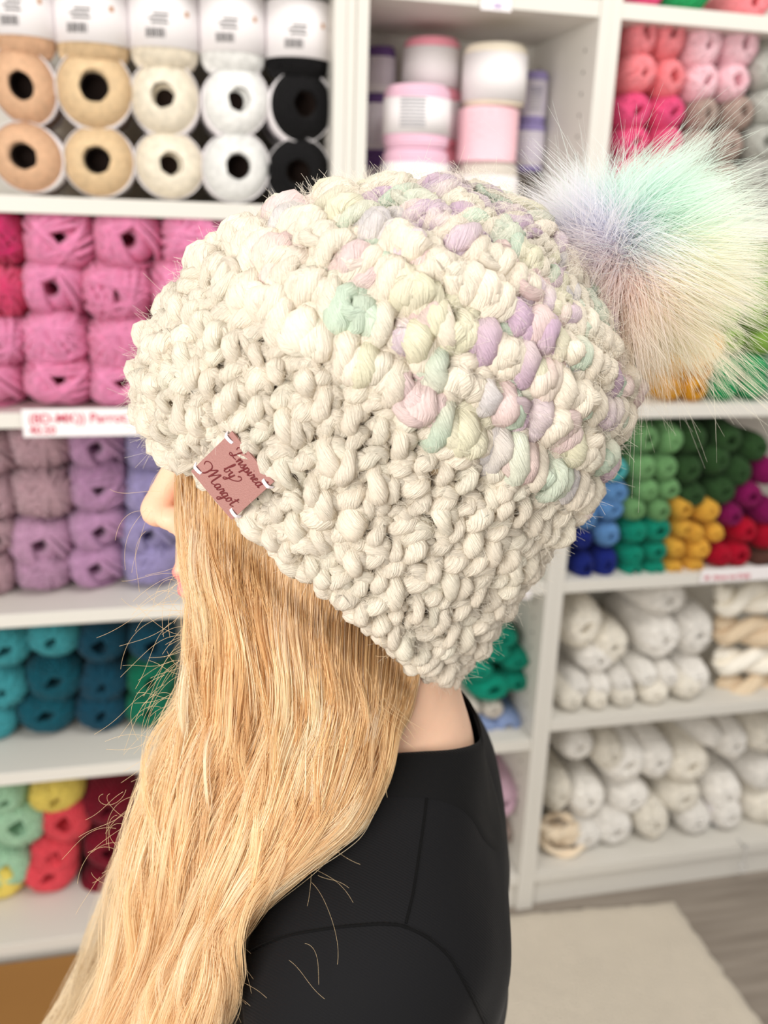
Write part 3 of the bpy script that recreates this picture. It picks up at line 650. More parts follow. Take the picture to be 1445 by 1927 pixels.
def axis(lo, hi, fine_lo, fine_hi, fine, coarse):
    a = list(np.arange(fine_lo, fine_hi, fine)); v = a[0]
    pre = []
    while v > lo: v -= coarse; pre.append(v)
    v = a[-1]; post = []
    while v < hi: v += coarse; post.append(v)
    return np.array(pre[::-1]+a+post)

# -- signed distances of the skin body and of the clothes, in body coordinates
def sd_head(p):
    p = to_head(p)
    d = ell(p, hd(-0.012, 0, 0.035), (0.094, 0.073, 0.088))
    d = smin(d, ell(p, hd(0.040, 0, -0.030), (0.050, 0.058, 0.080)), 0.03)
    d = smin(d, ell(p, hd(0.070, 0, -0.098), (0.026, 0.030, 0.022)), 0.03)            # chin
    for s in (-1, 1):
        d = smin(d, cap(p, hd(-0.012, s*0.052, -0.055), hd(0.062, s*0.022, -0.098), 0.014, 0.014), 0.03)   # jaw
        d = smin(d, ell(p, hd(0.058, s*0.036, -0.030), (0.026, 0.026, 0.028)), 0.02)  # cheek
        d = smax(d, -ell(p, hd(0.106, s*0.031, 0.005), (0.018, 0.017, 0.012)), 0.012) # eye socket
        d = smin(d, ell(p, hd(0.088, s*0.031, 0.004), (0.013, 0.015, 0.010)), 0.006)  # lids over the eye
        d = smin(d, ell(p, hd(-0.012, s*0.072, -0.012), (0.017, 0.010, 0.030), -0.15), 0.008)              # ear
        d = smax(d, -ell(p, hd(-0.008, s*0.082, -0.010), (0.009, 0.008, 0.017), -0.15), 0.004)
    d = smin(d, ell(p, hd(0.078, 0, 0.030), (0.022, 0.050, 0.014)), 0.02)             # brow
    d = smin(d, cap(p, hd(0.092, 0, 0.010), hd(0.1125, 0, -0.026), 0.0070, 0.0095), 0.012)   # nose bridge to tip
    d = smin(d, ell(p, hd(0.1115, 0, -0.030), (0.0105, 0.0095, 0.0085)), 0.006)
    for s in (-1, 1): d = smin(d, ell(p, hd(0.1025, s*0.0115, -0.0345), (0.010, 0.0065, 0.0075)), 0.006)   # nostril wings
    d = smax(d, -ell(p, hd(0.108, 0.0075, -0.0425), (0.0055, 0.0028, 0.004)), 0.003)
    d = smax(d, -ell(p, hd(0.108, -0.0075, -0.0425), (0.0055, 0.0028, 0.004)), 0.003)
    d = smin(d, ell(p, hd(0.088, 0, -0.058), (0.016, 0.022, 0.018)), 0.014)           # mouth mound
    d = smin(d, ell(p, hd(0.0995, 0, -0.0665), (0.008, 0.020, 0.0052)), 0.005)        # lips
    d = smin(d, ell(p, hd(0.0975, 0, -0.0775), (0.008, 0.017, 0.0058)), 0.005)
    return d
def sd_arm_hand(p, s):
    sh = (-0.045, s*0.125, -0.280); el = (-0.060, s*0.165, -0.50); wr = (-0.010, s*0.168, -0.685)
    d = smin(cap(p, sh, el, 0.046, 0.036), cap(p, el, wr, 0.035, 0.023), 0.02)
    d = smin(d, ell(p, (0.002, s*0.166, -0.732), (0.034, 0.014, 0.042)), 0.015)
    for k, (x, L_) in enumerate(((0.026, 0.054), (0.010, 0.062), (-0.006, 0.058), (-0.021, 0.046))):
        a = np.array([x, s*0.166, -0.762]); b = a+np.array([0.004, -s*0.008, -L_*0.55]); c_ = b+np.array([0.002, -s*0.016, -L_*0.42])
        d = smin(d, smin(cap(p, a, b, 0.0082, 0.0076), cap(p, b, c_, 0.0076, 0.0062), 0.003), 0.004)
    a = np.array([0.026, s*0.164, -0.722]); b = np.array([0.046, s*0.156, -0.748]); c_ = np.array([0.049, s*0.150, -0.774])
    return smin(d, smin(cap(p, a, b, 0.011, 0.009), cap(p, b, c_, 0.0088, 0.007), 0.003), 0.006)
def sd_torso(p, g=0.0):
    d = ell(p, (-0.028, 0, -0.40), (0.094+g, 0.128+g, 0.185+g))
    d = smin(d, ell(p, (-0.040, 0, -0.57), (0.080+g, 0.112+g, 0.16+g)), 0.05)
    d = smin(d, ell(p, (-0.045, 0, -0.70), (0.092+g, 0.130+g, 0.11+g)), 0.05)
    d = smin(d, cap(p, (-0.052, -0.095, -0.285), (-0.052, 0.095, -0.285), 0.052+g, 0.052+g), 0.05)
    for s in (-1, 1):
        d = smin(d, cap(p, (-0.050, s*0.018, -0.208), (-0.050, s*0.115, -0.266), 0.040+g, 0.034+g), 0.03)
        d = smin(d, ell(p, (-0.088, s*0.065, -0.34), (0.026+g, 0.05+g, 0.075+g)), 0.03)
    return d
def sd_neck(p): return cap(p, (-0.020, 0.006, -0.06), (-0.044, 0, -0.215), 0.047, 0.047)
def sd_skin(p):
    d = smin(sd_head(p), sd_neck(p), 0.03)
    d = smin(d, sd_torso(p, -0.006), 0.025)
    for s in (-1, 1):
        d = smin(d, sd_arm_hand(p, s), 0.02)
        hp = (-0.045, s*0.064, -0.76); kn = (-0.035, s*0.070, -0.96); an = (-0.055, s*0.072, -1.165)
        d = smin(d, smin(cap(p, hp, kn, 0.068, 0.045), cap(p, kn, an, 0.044, 0.028), 0.02), 0.03)
        d = smin(d, cap(p, (-0.07, s*0.072, -1.20), (0.05, s*0.078, -1.212), 0.026, 0.022), 0.02)
    return d
def grid(xs, ys, zs): return np.stack(np.meshgrid(xs, ys, zs, indexing='ij'), -1).astype(np.float32)

person = empty('person', tuple(body_to_world([[-0.045, 0, 0]])[0]*np.array([1, 1, 0])))
PO = np.array(person.location)
def skin_material():
    m = bpy.data.materials.new('fair_skin'); N, L = nt(m); b = N['Principled BSDF']
    b.inputs['Roughness'].default_value = 0.45; b.inputs['Specular IOR Level'].default_value = 0.35
    b.inputs['Subsurface Weight'].default_value = 0.25; b.inputs['Subsurface Radius'].default_value = (0.9, 0.35, 0.2); b.inputs['Subsurface Scale'].default_value = 0.006
    tc = N.new('ShaderNodeTexCoord'); n = N.new('ShaderNodeTexNoise'); n.inputs['Scale'].default_value = 45; n.inputs['Detail'].default_value = 4
    L.new(tc.outputs['Object'], n.inputs['Vector'])
    at = N.new('ShaderNodeAttribute'); at.attribute_name = 'Col'
    cr = N.new('ShaderNodeMapRange'); cr.inputs[1].default_value = 0.35; cr.inputs[2].default_value = 0.7; cr.inputs[3].default_value = 1.03; cr.inputs[4].default_value = 0.94
    L.new(n.outputs['Fac'], cr.inputs[0]); vm = N.new('ShaderNodeVectorMath'); vm.operation = 'SCALE'
    L.new(at.outputs['Color'], vm.inputs[0]); L.new(cr.outputs[0], vm.inputs['Scale'])
    # freckles
    vo = N.new('ShaderNodeTexVoronoi'); vo.inputs['Scale'].default_value = 170; L.new(tc.outputs['Object'], vo.inputs['Vector'])
    fr = N.new('ShaderNodeMapRange'); fr.inputs[1].default_value = 0.10; fr.inputs[2].default_value = 0.2; fr.inputs[3].default_value = 0.30; fr.inputs[4].default_value = 0.0; L.new(vo.outputs['Distance'], fr.inputs[0])
    n3 = N.new('ShaderNodeTexNoise'); n3.inputs['Scale'].default_value = 60; L.new(tc.outputs['Object'], n3.inputs['Vector'])
    th = N.new('ShaderNodeMapRange'); th.inputs[1].default_value = 0.52; th.inputs[2].default_value = 0.62; L.new(n3.outputs['Fac'], th.inputs[0])
    mu = N.new('ShaderNodeMath'); mu.operation = 'MULTIPLY'; L.new(fr.outputs[0], mu.inputs[0]); L.new(th.outputs[0], mu.inputs[1])
    mx = N.new('ShaderNodeMix'); mx.data_type = 'RGBA'; mx.inputs[7].default_value = (*srgb(170, 105, 75), 1)
    L.new(mu.outputs[0], mx.inputs[0]); L.new(vm.outputs[0], mx.inputs[6]); L.new(mx.outputs[2], b.inputs['Base Color'])
    bp = N.new('ShaderNodeBump'); bp.inputs['Strength'].default_value = 0.08; bp.inputs['Distance'].default_value = 0.001
    n4 = N.new('ShaderNodeTexNoise'); n4.inputs['Scale'].default_value = 900; L.new(tc.outputs['Object'], n4.inputs['Vector'])
    L.new(n4.outputs['Fac'], bp.inputs['Height']); L.new(bp.outputs[0], b.inputs['Normal'])
    return m
def build_body():
    xs = axis(-0.15, 0.14, -0.10, 0.128, 0.0028, 0.006); ys = axis(-0.205, 0.205, -0.082, 0.085, 0.0028, 0.0045); zs = axis(-1.26, 0.13, -0.125, 0.05, 0.0028, 0.0055)
    f = sd_skin(grid(xs, ys, zs)); V, Q = surface_nets('body', f, xs, ys, zs)
    me = np_mesh('body', body_to_world(V)-PO, Q)
    Vh = to_head(V); lip = ell(Vh, hd(0.1035, 0, -0.072), (0.013, 0.021, 0.0105)); w = np.clip(-lip/0.003+0.6, 0, 1)[:, None]
    # a warm tint on nose and cheeks belongs to the skin itself
    warm = np.clip(1-np.linalg.norm((Vh-hd(0.112, 0, -0.03))/np.array([0.03, 0.03, 0.03]), axis=1), 0, 1)[:, None]*0.5
    c0 = np.array(srgb(240, 198, 170)); c1 = np.array(srgb(238, 176, 148)); c2 = np.array(srgb(222, 138, 138))
    C = c0*(1-warm)+c1*warm; C = C*(1-w)+c2*w
    at = me.attributes.new('Col', 'FLOAT_COLOR', 'POINT'); at.data.foreach_set('color', np.concatenate([C, np.ones((len(C), 1))], 1).astype(np.float32).ravel())
    o = obj('body', me, skin_material(), person)
    return o
body = build_body()

# -- clothes
def shirt_outer(p):
    g = 0.006
    d = sd_torso(p, g)
    for s in (-1, 1):
        sh = (-0.034, s*0.114, -0.292); el = (-0.045, s*0.156, -0.45)
        d = smin(d, cap(p, sh, el, 0.065, 0.063), 0.03)
    # soft drag folds running from the shoulder to the armpit and across the back
    x, y, z = p[..., 0], p[..., 1], p[..., 2]
    fold = np.sin(70*(z+0.9*x)+26*y)*0.5+np.sin(43*(z-0.5*x)-60*y+1.3)*0.5
    amp = np.clip((-0.24-z)/0.08, 0, 1)
    return d+0.0022*fold*amp
NX, NR = -0.043, 0.0575                 # neck opening: a slanted tube round the neck
def sd_hole(p):
    q = np.sqrt((p[..., 0]-NX)**2+p[..., 1]**2)-NR-np.clip((p[..., 0]-NX), 0, 1)*0.35
    return np.maximum(q, -(p[..., 2]+0.27))
def sd_shirt(p): return np.maximum(np.maximum(shirt_outer(p), -sd_hole(p)), -(p[..., 2]+0.70))
def fabric(name, c, scale=1500):
    m = principled(name, c, 0.85, 0.12, 0.10); N, L = nt(m); b = N['Principled BSDF']
    b.inputs['Sheen Tint'].default_value = (0.6, 0.6, 0.62, 1); b.inputs['Sheen Roughness'].default_value = 0.35
    tc = N.new('ShaderNodeTexCoord'); w = N.new('ShaderNodeTexWave'); w.inputs['Scale'].default_value = scale/6; w.inputs['Distortion'].default_value = 1.5; w.bands_direction = 'DIAGONAL'
    L.new(tc.outputs['Object'], w.inputs['Vector']); bp = N.new('ShaderNodeBump'); bp.inputs['Strength'].default_value = 0.25; bp.inputs['Distance'].default_value = 0.0006
    L.new(w.outputs['Fac'], bp.inputs['Height']); L.new(bp.outputs[0], b.inputs['Normal']); return m
M_shirt = fabric('black_jersey', srgb(21, 21, 23)); M_trouser = fabric('charcoal_cloth', srgb(44, 44, 50)); M_seam = fabric('black_seam', srgb(9, 9, 10))
xs = axis(-0.155, 0.075, -0.155, 0.075, 0.004, 0.004); ys = axis(-0.225, 0.225, 0.0, 0.225, 0.004, 0.008); zs = axis(-0.72, -0.12, -0.40, -0.12, 0.004, 0.009)
V, Q = surface_nets('t_shirt', sd_shirt(grid(xs, ys, zs)), xs, ys, zs)
SHIRT_W = body_to_world(V)
shirt = obj('t_shirt', np_mesh('t_shirt', SHIRT_W-PO, Q), M_shirt, person); shirt['label'] = 'plain black jersey t-shirt'
BV_shirt = BVHTree.FromPolygons([Vector(v) for v in SHIRT_W], [tuple(q) for q in Q])
def collar():
    A = 96; rows = []
    for k, (rr, lift) in enumerate(((-0.0020, 0.000), (-0.0022, 0.0035), (0.001, 0.0050), (0.008, 0.0036), (0.0150, 0.0030), (0.0185, 0.0022), (0.0190, -0.003))):
        ring = []
        for a in np.arange(A)*2*PI/A:
            r = NR+rr; r = r+max(0, math.cos(a))*r*0.55
            x = NX+r*math.cos(a); y = r*math.sin(a)
            zz = np.linspace(-0.10, -0.36, 400); P = np.stack([np.full(400, x), np.full(400, y), zz], -1)
            d = shirt_outer(P); i = int(np.argmax(d < 0)); ring.append((x, y, zz[i]+lift))
        ring = np.array(ring); 
        ker = np.array([1, 2, 3, 2, 1])/9; z = ring[:, 2]; ring[:, 2] = sum(np.roll(z, s)*w for s, w in zip((-2, -1, 0, 1, 2), ker))
        rows.append(ring)
    V = np.concatenate(rows); n = len(rows); i = np.arange(n-1)[:, None]; j = np.arange(A)[None]
    Q = np.stack([i*A+j, (i+1)*A+j, (i+1)*A+(j+1) % A, i*A+(j+1) % A], -1).reshape(-1, 4)
    m = fabric('black_rib', srgb(18, 18, 19)); 
    o = obj('collar', np_mesh('collar', body_to_world(V)-PO, Q[:, ::-1]), m, shirt); o['label'] = 'ribbed black crew collar'
collar()
def seam(pts, r=0.0011, name='seam'):
    P = []
    pts = np.array(pts, float); t = np.linspace(0, len(pts)-1, (len(pts)-1)*10+1)
    px = np.interp(t, np.arange(len(pts)), pts[:, 0]); py = np.interp(t, np.arange(len(pts)), pts[:, 1])
    k = np.ones(7)/7; e = 3
    px[e:-e] = np.convolve(px, k, 'valid'); py[e:-e] = np.convolve(py, k, 'valid')
    for x, y in zip(px, py):
        h = BV_shirt.ray_cast(Vector(CAM), Vector(ray(x, y)).normalized())
        if h[0] is not None: P.append(np.array(h[0])-np.array(h[1])*0.0003)
    if len(P) < 4: return
    B = Batch(); B.add(*tube_arrays(np.array(P)-PO, np.full(len(P), r), 6)); obj(name, B.mesh(name), M_seam, shirt)
seam([(805, 1472), (800, 1530), (790, 1600), (778, 1680), (764, 1737)], name='shoulder_seam')
seam([(424, 1840), (450, 1808), (481, 1784), (546, 1758), (636, 1744), (710, 1738), (755, 1740), (802, 1761), (844, 1796), (874, 1850), (900, 1900), (918, 1940)], name='armhole_seam')
# trousers and shoes, below the frame
def sd_trousers(p):
    d = ell(p, (-0.045, 0, -0.70), (0.094, 0.132, 0.10))
    for s in (-1, 1):
        hp = (-0.045, s*0.064, -0.76); kn = (-0.035, s*0.070, -0.96); an = (-0.055, s*0.072, -1.17)
        d = smin(d, smin(cap(p, hp, kn, 0.075, 0.054), cap(p, kn, an, 0.054, 0.046), 0.02), 0.03)
    return np.maximum(np.maximum(d, p[..., 2]+0.64), -(p[..., 2]+1.185))
def sd_shoe(p, s):
    d = smin(cap(p, (-0.080, s*0.072, -1.202), (0.062, s*0.079, -1.212), 0.034, 0.027), cap(p, (-0.065, s*0.072, -1.165), (-0.065, s*0.072, -1.2), 0.036, 0.036), 0.02)
    return np.maximum(d, -(p[..., 2]+1.2375))
g1 = (axis(-0.17, 0.08, -0.17, 0.08, 0.007, 0.007), axis(-0.16, 0.16, -0.16, 0.16, 0.007, 0.007), axis(-1.2, -0.62, -1.2, -0.62, 0.009, 0.009))
V, Q = surface_nets('trousers', sd_trousers(grid(*g1)), *g1); obj('trousers', np_mesh('trousers', body_to_world(V)-PO, Q), M_trouser, person)
M_shoe = principled('white_shoe', srgb(220, 218, 214), 0.6)
for s in (-1, 1):
    g2 = (axis(-0.13, 0.1, -0.13, 0.1, 0.005, 0.005), axis(s*0.075-0.05, s*0.075+0.05, s*0.075-0.05, s*0.075+0.05, 0.005, 0.005), axis(-1.245, -1.12, -1.245, -1.12, 0.005, 0.005))
    V, Q = surface_nets('shoe', sd_shoe(grid(*g2), s), *g2); V[:, 2] = np.maximum(V[:, 2], -HC[2]+0.0008); obj('shoe', np_mesh('shoe', body_to_world(V)-PO, Q), M_shoe, person)
# eyes
M_eye = principled('eye_white', srgb(240, 238, 236), 0.15, 0.6); M_iris = principled('blue_grey_iris', srgb(90, 110, 125), 0.2, 0.6)
for s in (-1, 1):
    bm = bmesh.new(); bmesh.ops.create_uvsphere(bm, u_segments=20, v_segments=14, radius=0.0115)
    me = bpy.data.meshes.new('eye'); bm.to_mesh(me); bm.free()
    e = obj('eye', me, M_eye, person, tuple(body_to_world(hb(0.0885, s*0.031, 0.004)[None])[0]-PO))
    bm = bmesh.new(); bmesh.ops.create_uvsphere(bm, u_segments=16, v_segments=10, radius=0.006)
    me = bpy.data.meshes.new('iris'); bm.to_mesh(me); bm.free()
    obj('iris', me, M_iris, e, tuple(HF*0.0063), None, (1, 1, 1))
tag(person, 'person in a black t-shirt seen in profile facing left, wearing the crocheted hat', 'person')
# ------------------------------------------------------------------ crocheted hat
hat = empty('crochet_hat', tuple(sag(560, 1080))); HO = np.array(hat.location)
# outline of the fabric in the middle plane, from the brim (v=0) to the gathered crown (v=1): front side and back side
LV = [(0, 338, 838), (.05, 310, 802), (.11, 292, 766), (.17, 288, 728), (.25, 304, 668), (.34, 344, 594), (.44, 404, 522), (.54, 480, 462), (.64, 572, 416), (.74, 676, 380), (.83, 785, 362), (.90, 876, 362), (.95, 945, 382), (1, 1030, 445)]
RV = [(0, 815, 1268), (.05, 850, 1244), (.11, 884, 1200), (.17, 918, 1148), (.25, 966, 1080), (.34, 1022, 1000), (.44, 1078, 918), (.54, 1120, 842), (.64, 1148, 765), (.74, 1158, 702), (.83, 1148, 645), (.90, 1130, 590), (.95, 1106, 550), (1, 1078, 505)]
WV = [(0, .086), (.1, .091), (.25, .099), (.45, .105), (.62, .103), (.76, .090), (.86, .069), (.94, .042), (1, .014)]
vt = np.linspace(0, 1, 201)
def smooth_tab(tab, col):
    a = np.array(tab); y = np.interp(np.linspace(-.05, 1.05, 221), a[:, 0], a[:, col])
    y[:10] = y[10]+(np.arange(10)-10)*(y[14]-y[10])/4; y[-10:] = y[-11]+np.arange(1, 11)*(y[-11]-y[-15])/4
    k = np.hanning(15); k /= k.sum(); return np.convolve(y, k, 'same')[10:-10]
Lp = np.array([sag(x, y) for x, y in zip(smooth_tab(LV, 1), smooth_tab(LV, 2))]); Rp = np.array([sag(x, y) for x, y in zip(smooth_tab(RV, 1), smooth_tab(RV, 2))]); Wt = smooth_tab(WV, 1)
def tab3(T, v): return np.stack([np.interp(v, vt, T[:, i]) for i in range(3)], -1)
# even spacing round the hat (arc length of the middle ring)
ut = np.linspace(0, 2*PI, 721); Ar = np.linalg.norm(Rp[90]-Lp[90])/2; dl = np.sqrt((Ar*np.sin(ut))**2+(Wt[90]*np.cos(ut))**2); sl = np.concatenate([[0], np.cumsum((dl[1:]+dl[:-1])/2)]); sl = sl/sl[-1]
def u_of(s): return np.interp(np.mod(s, 1.0), sl, ut)
def hat_raw(s, v):
    s = np.asarray(s, float); v = np.asarray(v, float); u = u_of(s)
    l, r = tab3(Lp, np.clip(v, 0, 1)), tab3(Rp, np.clip(v, 0, 1)); w = np.interp(v, vt, Wt)
    g = np.clip((v-0.72)/0.2, 0, 1); g = g*g*(3-2*g)*(1-0.5*np.clip((v-.93)/.07, 0, 1))
    k = 1+0.085*g*np.cos(7*u+0.9)                        # folds drawn in under the pompom
    ext = np.where(v < 0, v, 0)[..., None]
    ax = (l+r)/2; 
    P = ax+(r-l)/2*(np.cos(u)*k)[..., None]+(CAM-ax)/np.linalg.norm(CAM-ax, axis=-1, keepdims=True)*(w*np.sin(u)*k)[..., None]
    return P+ext*0.22*AXD
AXD = (Lp[80]+Rp[80])/2-(Lp[0]+Rp[0])/2; AXD /= np.linalg.norm(AXD)
def hat_pt(s, v, h):
    e = 0.004; P = hat_raw(s, v); du = hat_raw(np.asarray(s)+e, v)-hat_raw(np.asarray(s)-e, v); dv = hat_raw(s, np.minimum(np.asarray(v)+e, 1))-hat_raw(s, np.asarray(v)-e)
    n = np.cross(dv, du); n /= np.linalg.norm(n, axis=-1, keepdims=True)+1e-12
    c = (tab3(Lp, np.clip(v, 0, 1))+tab3(Rp, np.clip(v, 0, 1)))/2
    sg = np.sign(((P-c)*n).sum(-1, keepdims=True)); n = n*np.where(sg == 0, 1, sg)
    return P+n*np.asarray(h)[..., None], n

rng = np.random.default_rng(12)
CREAM = np.array(srgb(255, 245, 228))
DYE = {'lilac': srgb(206, 172, 208), 'lilac2': srgb(218, 192, 220), 'lilac3': srgb(226, 206, 226), 'mint': srgb(202, 228, 208), 'mint2': srgb(216, 234, 216), 'pink': srgb(238, 206, 208), 'pink2': srgb(240, 212, 216), 'lemon': srgb(236, 234, 204), 'grey': srgb(224, 220, 226)}
DK = ['lilac', 'lilac2', 'lilac3', 'mint', 'mint2', 'mint', 'pink2', 'pink', 'lemon', 'grey', 'lilac']
class Roving:
    """collects plump lengths of roving that follow the hat surface and builds them as one mesh part"""
    N, SIDES = 10, 9
    def __init__(self): self.c = []
    def add(self, s, v, h, r, col, col2=None, twist=5.0):
        s, v, h = [np.interp(np.linspace(0, 1, 4), np.linspace(0, 1, len(a)), a) if len(a) != 4 else a for a in (s, v, h)]
        self.c.append((list(s), list(v), list(h), r, np.asarray(col, float), np.asarray(col if col2 is None else col2, float), twist))
    def mesh(self, name):
        N, S = self.N, self.SIDES; M = len(self.c)
        t = np.linspace(0, 3, N); W = np.zeros((N, 4))                      # Catmull-Rom weights for four control points
        for a, x in enumerate(t):
            i = min(int(x), 2); f = x-i
            for idx, w in ((max(i-1, 0), 0.5*(-f+2*f*f-f**3)), (i, 0.5*(2-5*f*f+3*f**3)), (i+1, 0.5*(f+4*f*f-3*f**3)), (min(i+2, 3), 0.5*(-f*f+f**3))): W[a, idx] += w
        cs, cv, ch = [np.array([c[i] for c in self.c])@W.T for i in range(3)]
        P0 = hat_pt(cs.ravel(), cv.ravel(), 0*ch.ravel())[0]-CAM; dd = P0@fwd      # the stitches are pressed flat under the leather patch
        qx = 722.5+FPX*(P0@rgt)/dd-436; qy = 963.5-FPX*(P0@upv)/dd-896; pu = (qx*0.665+qy*0.747); pv = (qx*0.747-qy*0.665)
        flat = ((np.abs(pu) < 80) & (np.abs(pv) < 70) & (np.mod(cs.ravel(), 1.0) < 0.5)).reshape(ch.shape); ch = np.where(flat, np.minimum(ch, 0.0015), ch)
        P, nn = hat_pt(cs.ravel(), cv.ravel(), ch.ravel()); P = P.reshape(M, N, 3); nn = nn.reshape(M, N, 3)
        wob = np.cumsum(rng.normal(0, 0.00045, (M, N, 3)), 1); P = P+wob-wob.mean(1, keepdims=True)
        q = np.linspace(0, 1, N)[None, :]; r = np.array([c[3] for c in self.c])[:, None]
        ph = rng.uniform(0, 6.3, (M, 1)); prof = r*(0.56+0.44*np.sin(PI*np.clip(q*0.96+0.02, 0, 1))**0.75)*(1+0.16*np.sin(q*rng.uniform(4, 11, (M, 1))+ph))
        prof[:, 0] *= 0.5; prof[:, -1] *= 0.5
        T = np.gradient(P, axis=1); T /= np.linalg.norm(T, axis=-1, keepdims=True); Bv = np.cross(T, nn); Bv /= np.linalg.norm(Bv, axis=-1, keepdims=True)+1e-9; Nv = np.cross(Bv, T)
        a = np.arange(S)*2*PI/S; tw = np.array([c[6] for c in self.c])[:, None, None]
        al = a[None, None, :]-(q[..., None]*tw)+ph[..., None]
        lob = 1+0.10*np.cos(2*al)+0.05*np.cos(3*al+1)                       # lightly twisted, not round
        V = P[:, :, None, :]+(prof[:, :, None]*lob)[..., None]*(np.cos(a)[None, None, :, None]*Bv[:, :, None, :]+0.9*np.sin(a)[None, None, :, None]*Nv[:, :, None, :])
        o = rng.uniform(0, 60, (M, 1, 1, 3)); qq = np.broadcast_to(q[..., None], al.shape)
        fib = np.stack([np.cos(al), np.sin(al), qq*0.6], -1)+o
        c0 = np.array([c[4] for c in self.c])[:, None, None, :]; c1 = np.array([c[5] for c in self.c])[:, None, None, :]
        mix = (0.5+0.5*np.sin(qq*5+rng.uniform(0, 6, (M, 1, 1))))[..., None]; C = (c0*(1-mix)+c1*mix)*(1+rng.normal(0, 0.012, (M, 1, 1, 1)))
        C = np.concatenate([np.clip(C, 0, 1), np.ones(C.shape[:-1]+(1,))], -1)
        i = np.arange(N-1)[:, None]; j = np.arange(S)[None]; j2 = (j+1) % S
        Q1 = np.stack([i*S+j, i*S+j2, (i+1)*S+j2, (i+1)*S+j], -1).reshape(-1, 4)
        Q = (Q1[None]+(np.arange(M)*N*S)[:, None, None]).reshape(-1, 4)
        B = Batch(); B.add(V.reshape(-1, 3)-HO, Q, Col=C.reshape(-1, 4), fib=fib.reshape(-1, 3)); return B.mesh(name)

def hat_yarn():
    m = bpy.data.materials.new('slub_cotton_roving'); N, L = nt(m); b = N['Principled BSDF']
    b.inputs['Roughness'].default_value = 0.75; b.inputs['Specular IOR Level'].default_value = 0.2; b.inputs['Sheen Weight'].default_value = 0.25; b.inputs['Sheen Roughness'].default_value = 0.4
    b.inputs['Sheen Tint'].default_value = (1.0, 0.95, 0.86, 1)
    at = N.new('ShaderNodeAttribute'); at.attribute_name = 'Col'; fb = N.new('ShaderNodeAttribute'); fb.attribute_name = 'fib'
    n1 = N.new('ShaderNodeTexNoise'); n1.inputs['Scale'].default_value = 4.0; n1.inputs['Detail'].default_value = 4; n1.inputs['Roughness'].default_value = 0.65
    L.new(fb.outputs['Vector'], n1.inputs['Vector'])
    bp = N.new('ShaderNodeBump'); bp.inputs['Strength'].default_value = 1.0; bp.inputs['Distance'].default_value = 0.0022
    L.new(n1.outputs['Fac'], bp.inputs['Height']); L.new(bp.outputs[0], b.inputs['Normal'])
    # tiny dye flecks
    tc = N.new('ShaderNodeTexCoord'); vo = N.new('ShaderNodeTexNoise'); vo.inputs['Scale'].default_value = 70; vo.inputs['Detail'].default_value = 1; L.new(tc.outputs['Object'], vo.inputs['Vector'])
    mr = N.new('ShaderNodeMapRange'); mr.inputs[1].default_value = 0.35; mr.inputs[2].default_value = 0.65; mr.inputs[3].default_value = 0.94; mr.inputs[4].default_value = 1.03; L.new(vo.outputs['Fac'], mr.inputs[0])
    sc = N.new('ShaderNodeVectorMath'); sc.operation = 'SCALE'; L.new(at.outputs['Color'], sc.inputs[0]); L.new(mr.outputs[0], sc.inputs['Scale']); L.new(sc.outputs[0], b.inputs['Base Color'])
    tr = N.new('ShaderNodeBsdfTranslucent'); wm = N.new('ShaderNodeVectorMath'); wm.operation = 'MULTIPLY'; wm.inputs[1].default_value = (1.0, 0.92, 0.80); L.new(sc.outputs[0], wm.inputs[0]); L.new(wm.outputs[0], tr.inputs['Color']); mx = N.new('ShaderNodeMixShader'); mx.inputs[0].default_value = 0.20
    L.new(b.outputs[0], mx.inputs[1]); L.new(tr.outputs[0], mx.inputs[2]); L.new(mx.outputs[0], N['Material Output'].inputs['Surface'])
    return m
M_hat = hat_yarn()
J = lambda a: rng.normal(0, a)
# -- brim: rows of slanted stitches following the edge
NB, VB0, VB1, RB = 56, 0.0, 0.41, 10
brim = Roving(); crown = Roving()
for j in range(RB):
    dv = (VB1-VB0)/RB; v0 = VB0+(j+0.5)*dv; sg = 1 if j % 2 == 0 else -1
    for i in range(NB):
        ds = 1.0/NB; s0 = (i+0.5*(j % 2)+0.1*math.sin(i*1.7+j))*ds+J(ds*0.11); v = v0+J(dv*0.13)
        c = CREAM*(1+J(0.012)); w = ds; r = 0.0050*(1+J(0.14)); up = 0.0022 if j % 2 == 0 else 0.0
        t1, t2, hh = J(0.12), J(0.12), abs(J(0.0015))
        brim.add([s0-sg*w*(0.30+t1), s0-sg*w*(0.12+t1), s0+sg*w*(0.14+t2), s0+sg*w*(0.32+t2)], [v-dv*0.82, v-dv*0.28+J(dv*.07), v+dv*0.30+J(dv*.07), v+dv*0.78], [-0.0025, 0.0056+up+hh, 0.0060+up+hh, -0.0020], r*0.95, c)
        brim.add([s0-w*(0.50+t1), s0-w*(0.26+t1), s0+w*(0.24+t2), s0+w*(0.52+t2)], [v-dv*0.75, v+dv*(0.34+J(.1)), v+dv*(0.36+J(.1)), v-dv*0.72], [-0.0015, 0.0052+hh, 0.0052+hh, -0.0015], r*0.80, c)    # loop drawn up through the row
        vv = v+dv*0.48+J(dv*0.06)
        brim.add([s0-w*0.55, s0-w*0.18, s0+w*0.2, s0+w*0.55], [vv-dv*0.10, vv+dv*0.14, vv+dv*0.10, vv-dv*0.12], [-0.0005, 0.0040+hh, 0.0044, -0.0005], r*0.74, c)
        if rng.uniform() < 0.5:                              # slubs and crossing threads
            a = rng.uniform(-0.5, 0.5); brim.add([s0-w*0.25, s0-w*0.05+a*w*.2, s0+w*0.25], [v-dv*a*0.7, v+J(dv*0.1), v+dv*a*0.7], [0.0, 0.0068+hh, 0.0], r*rng.uniform(0.5, 0.8), c)
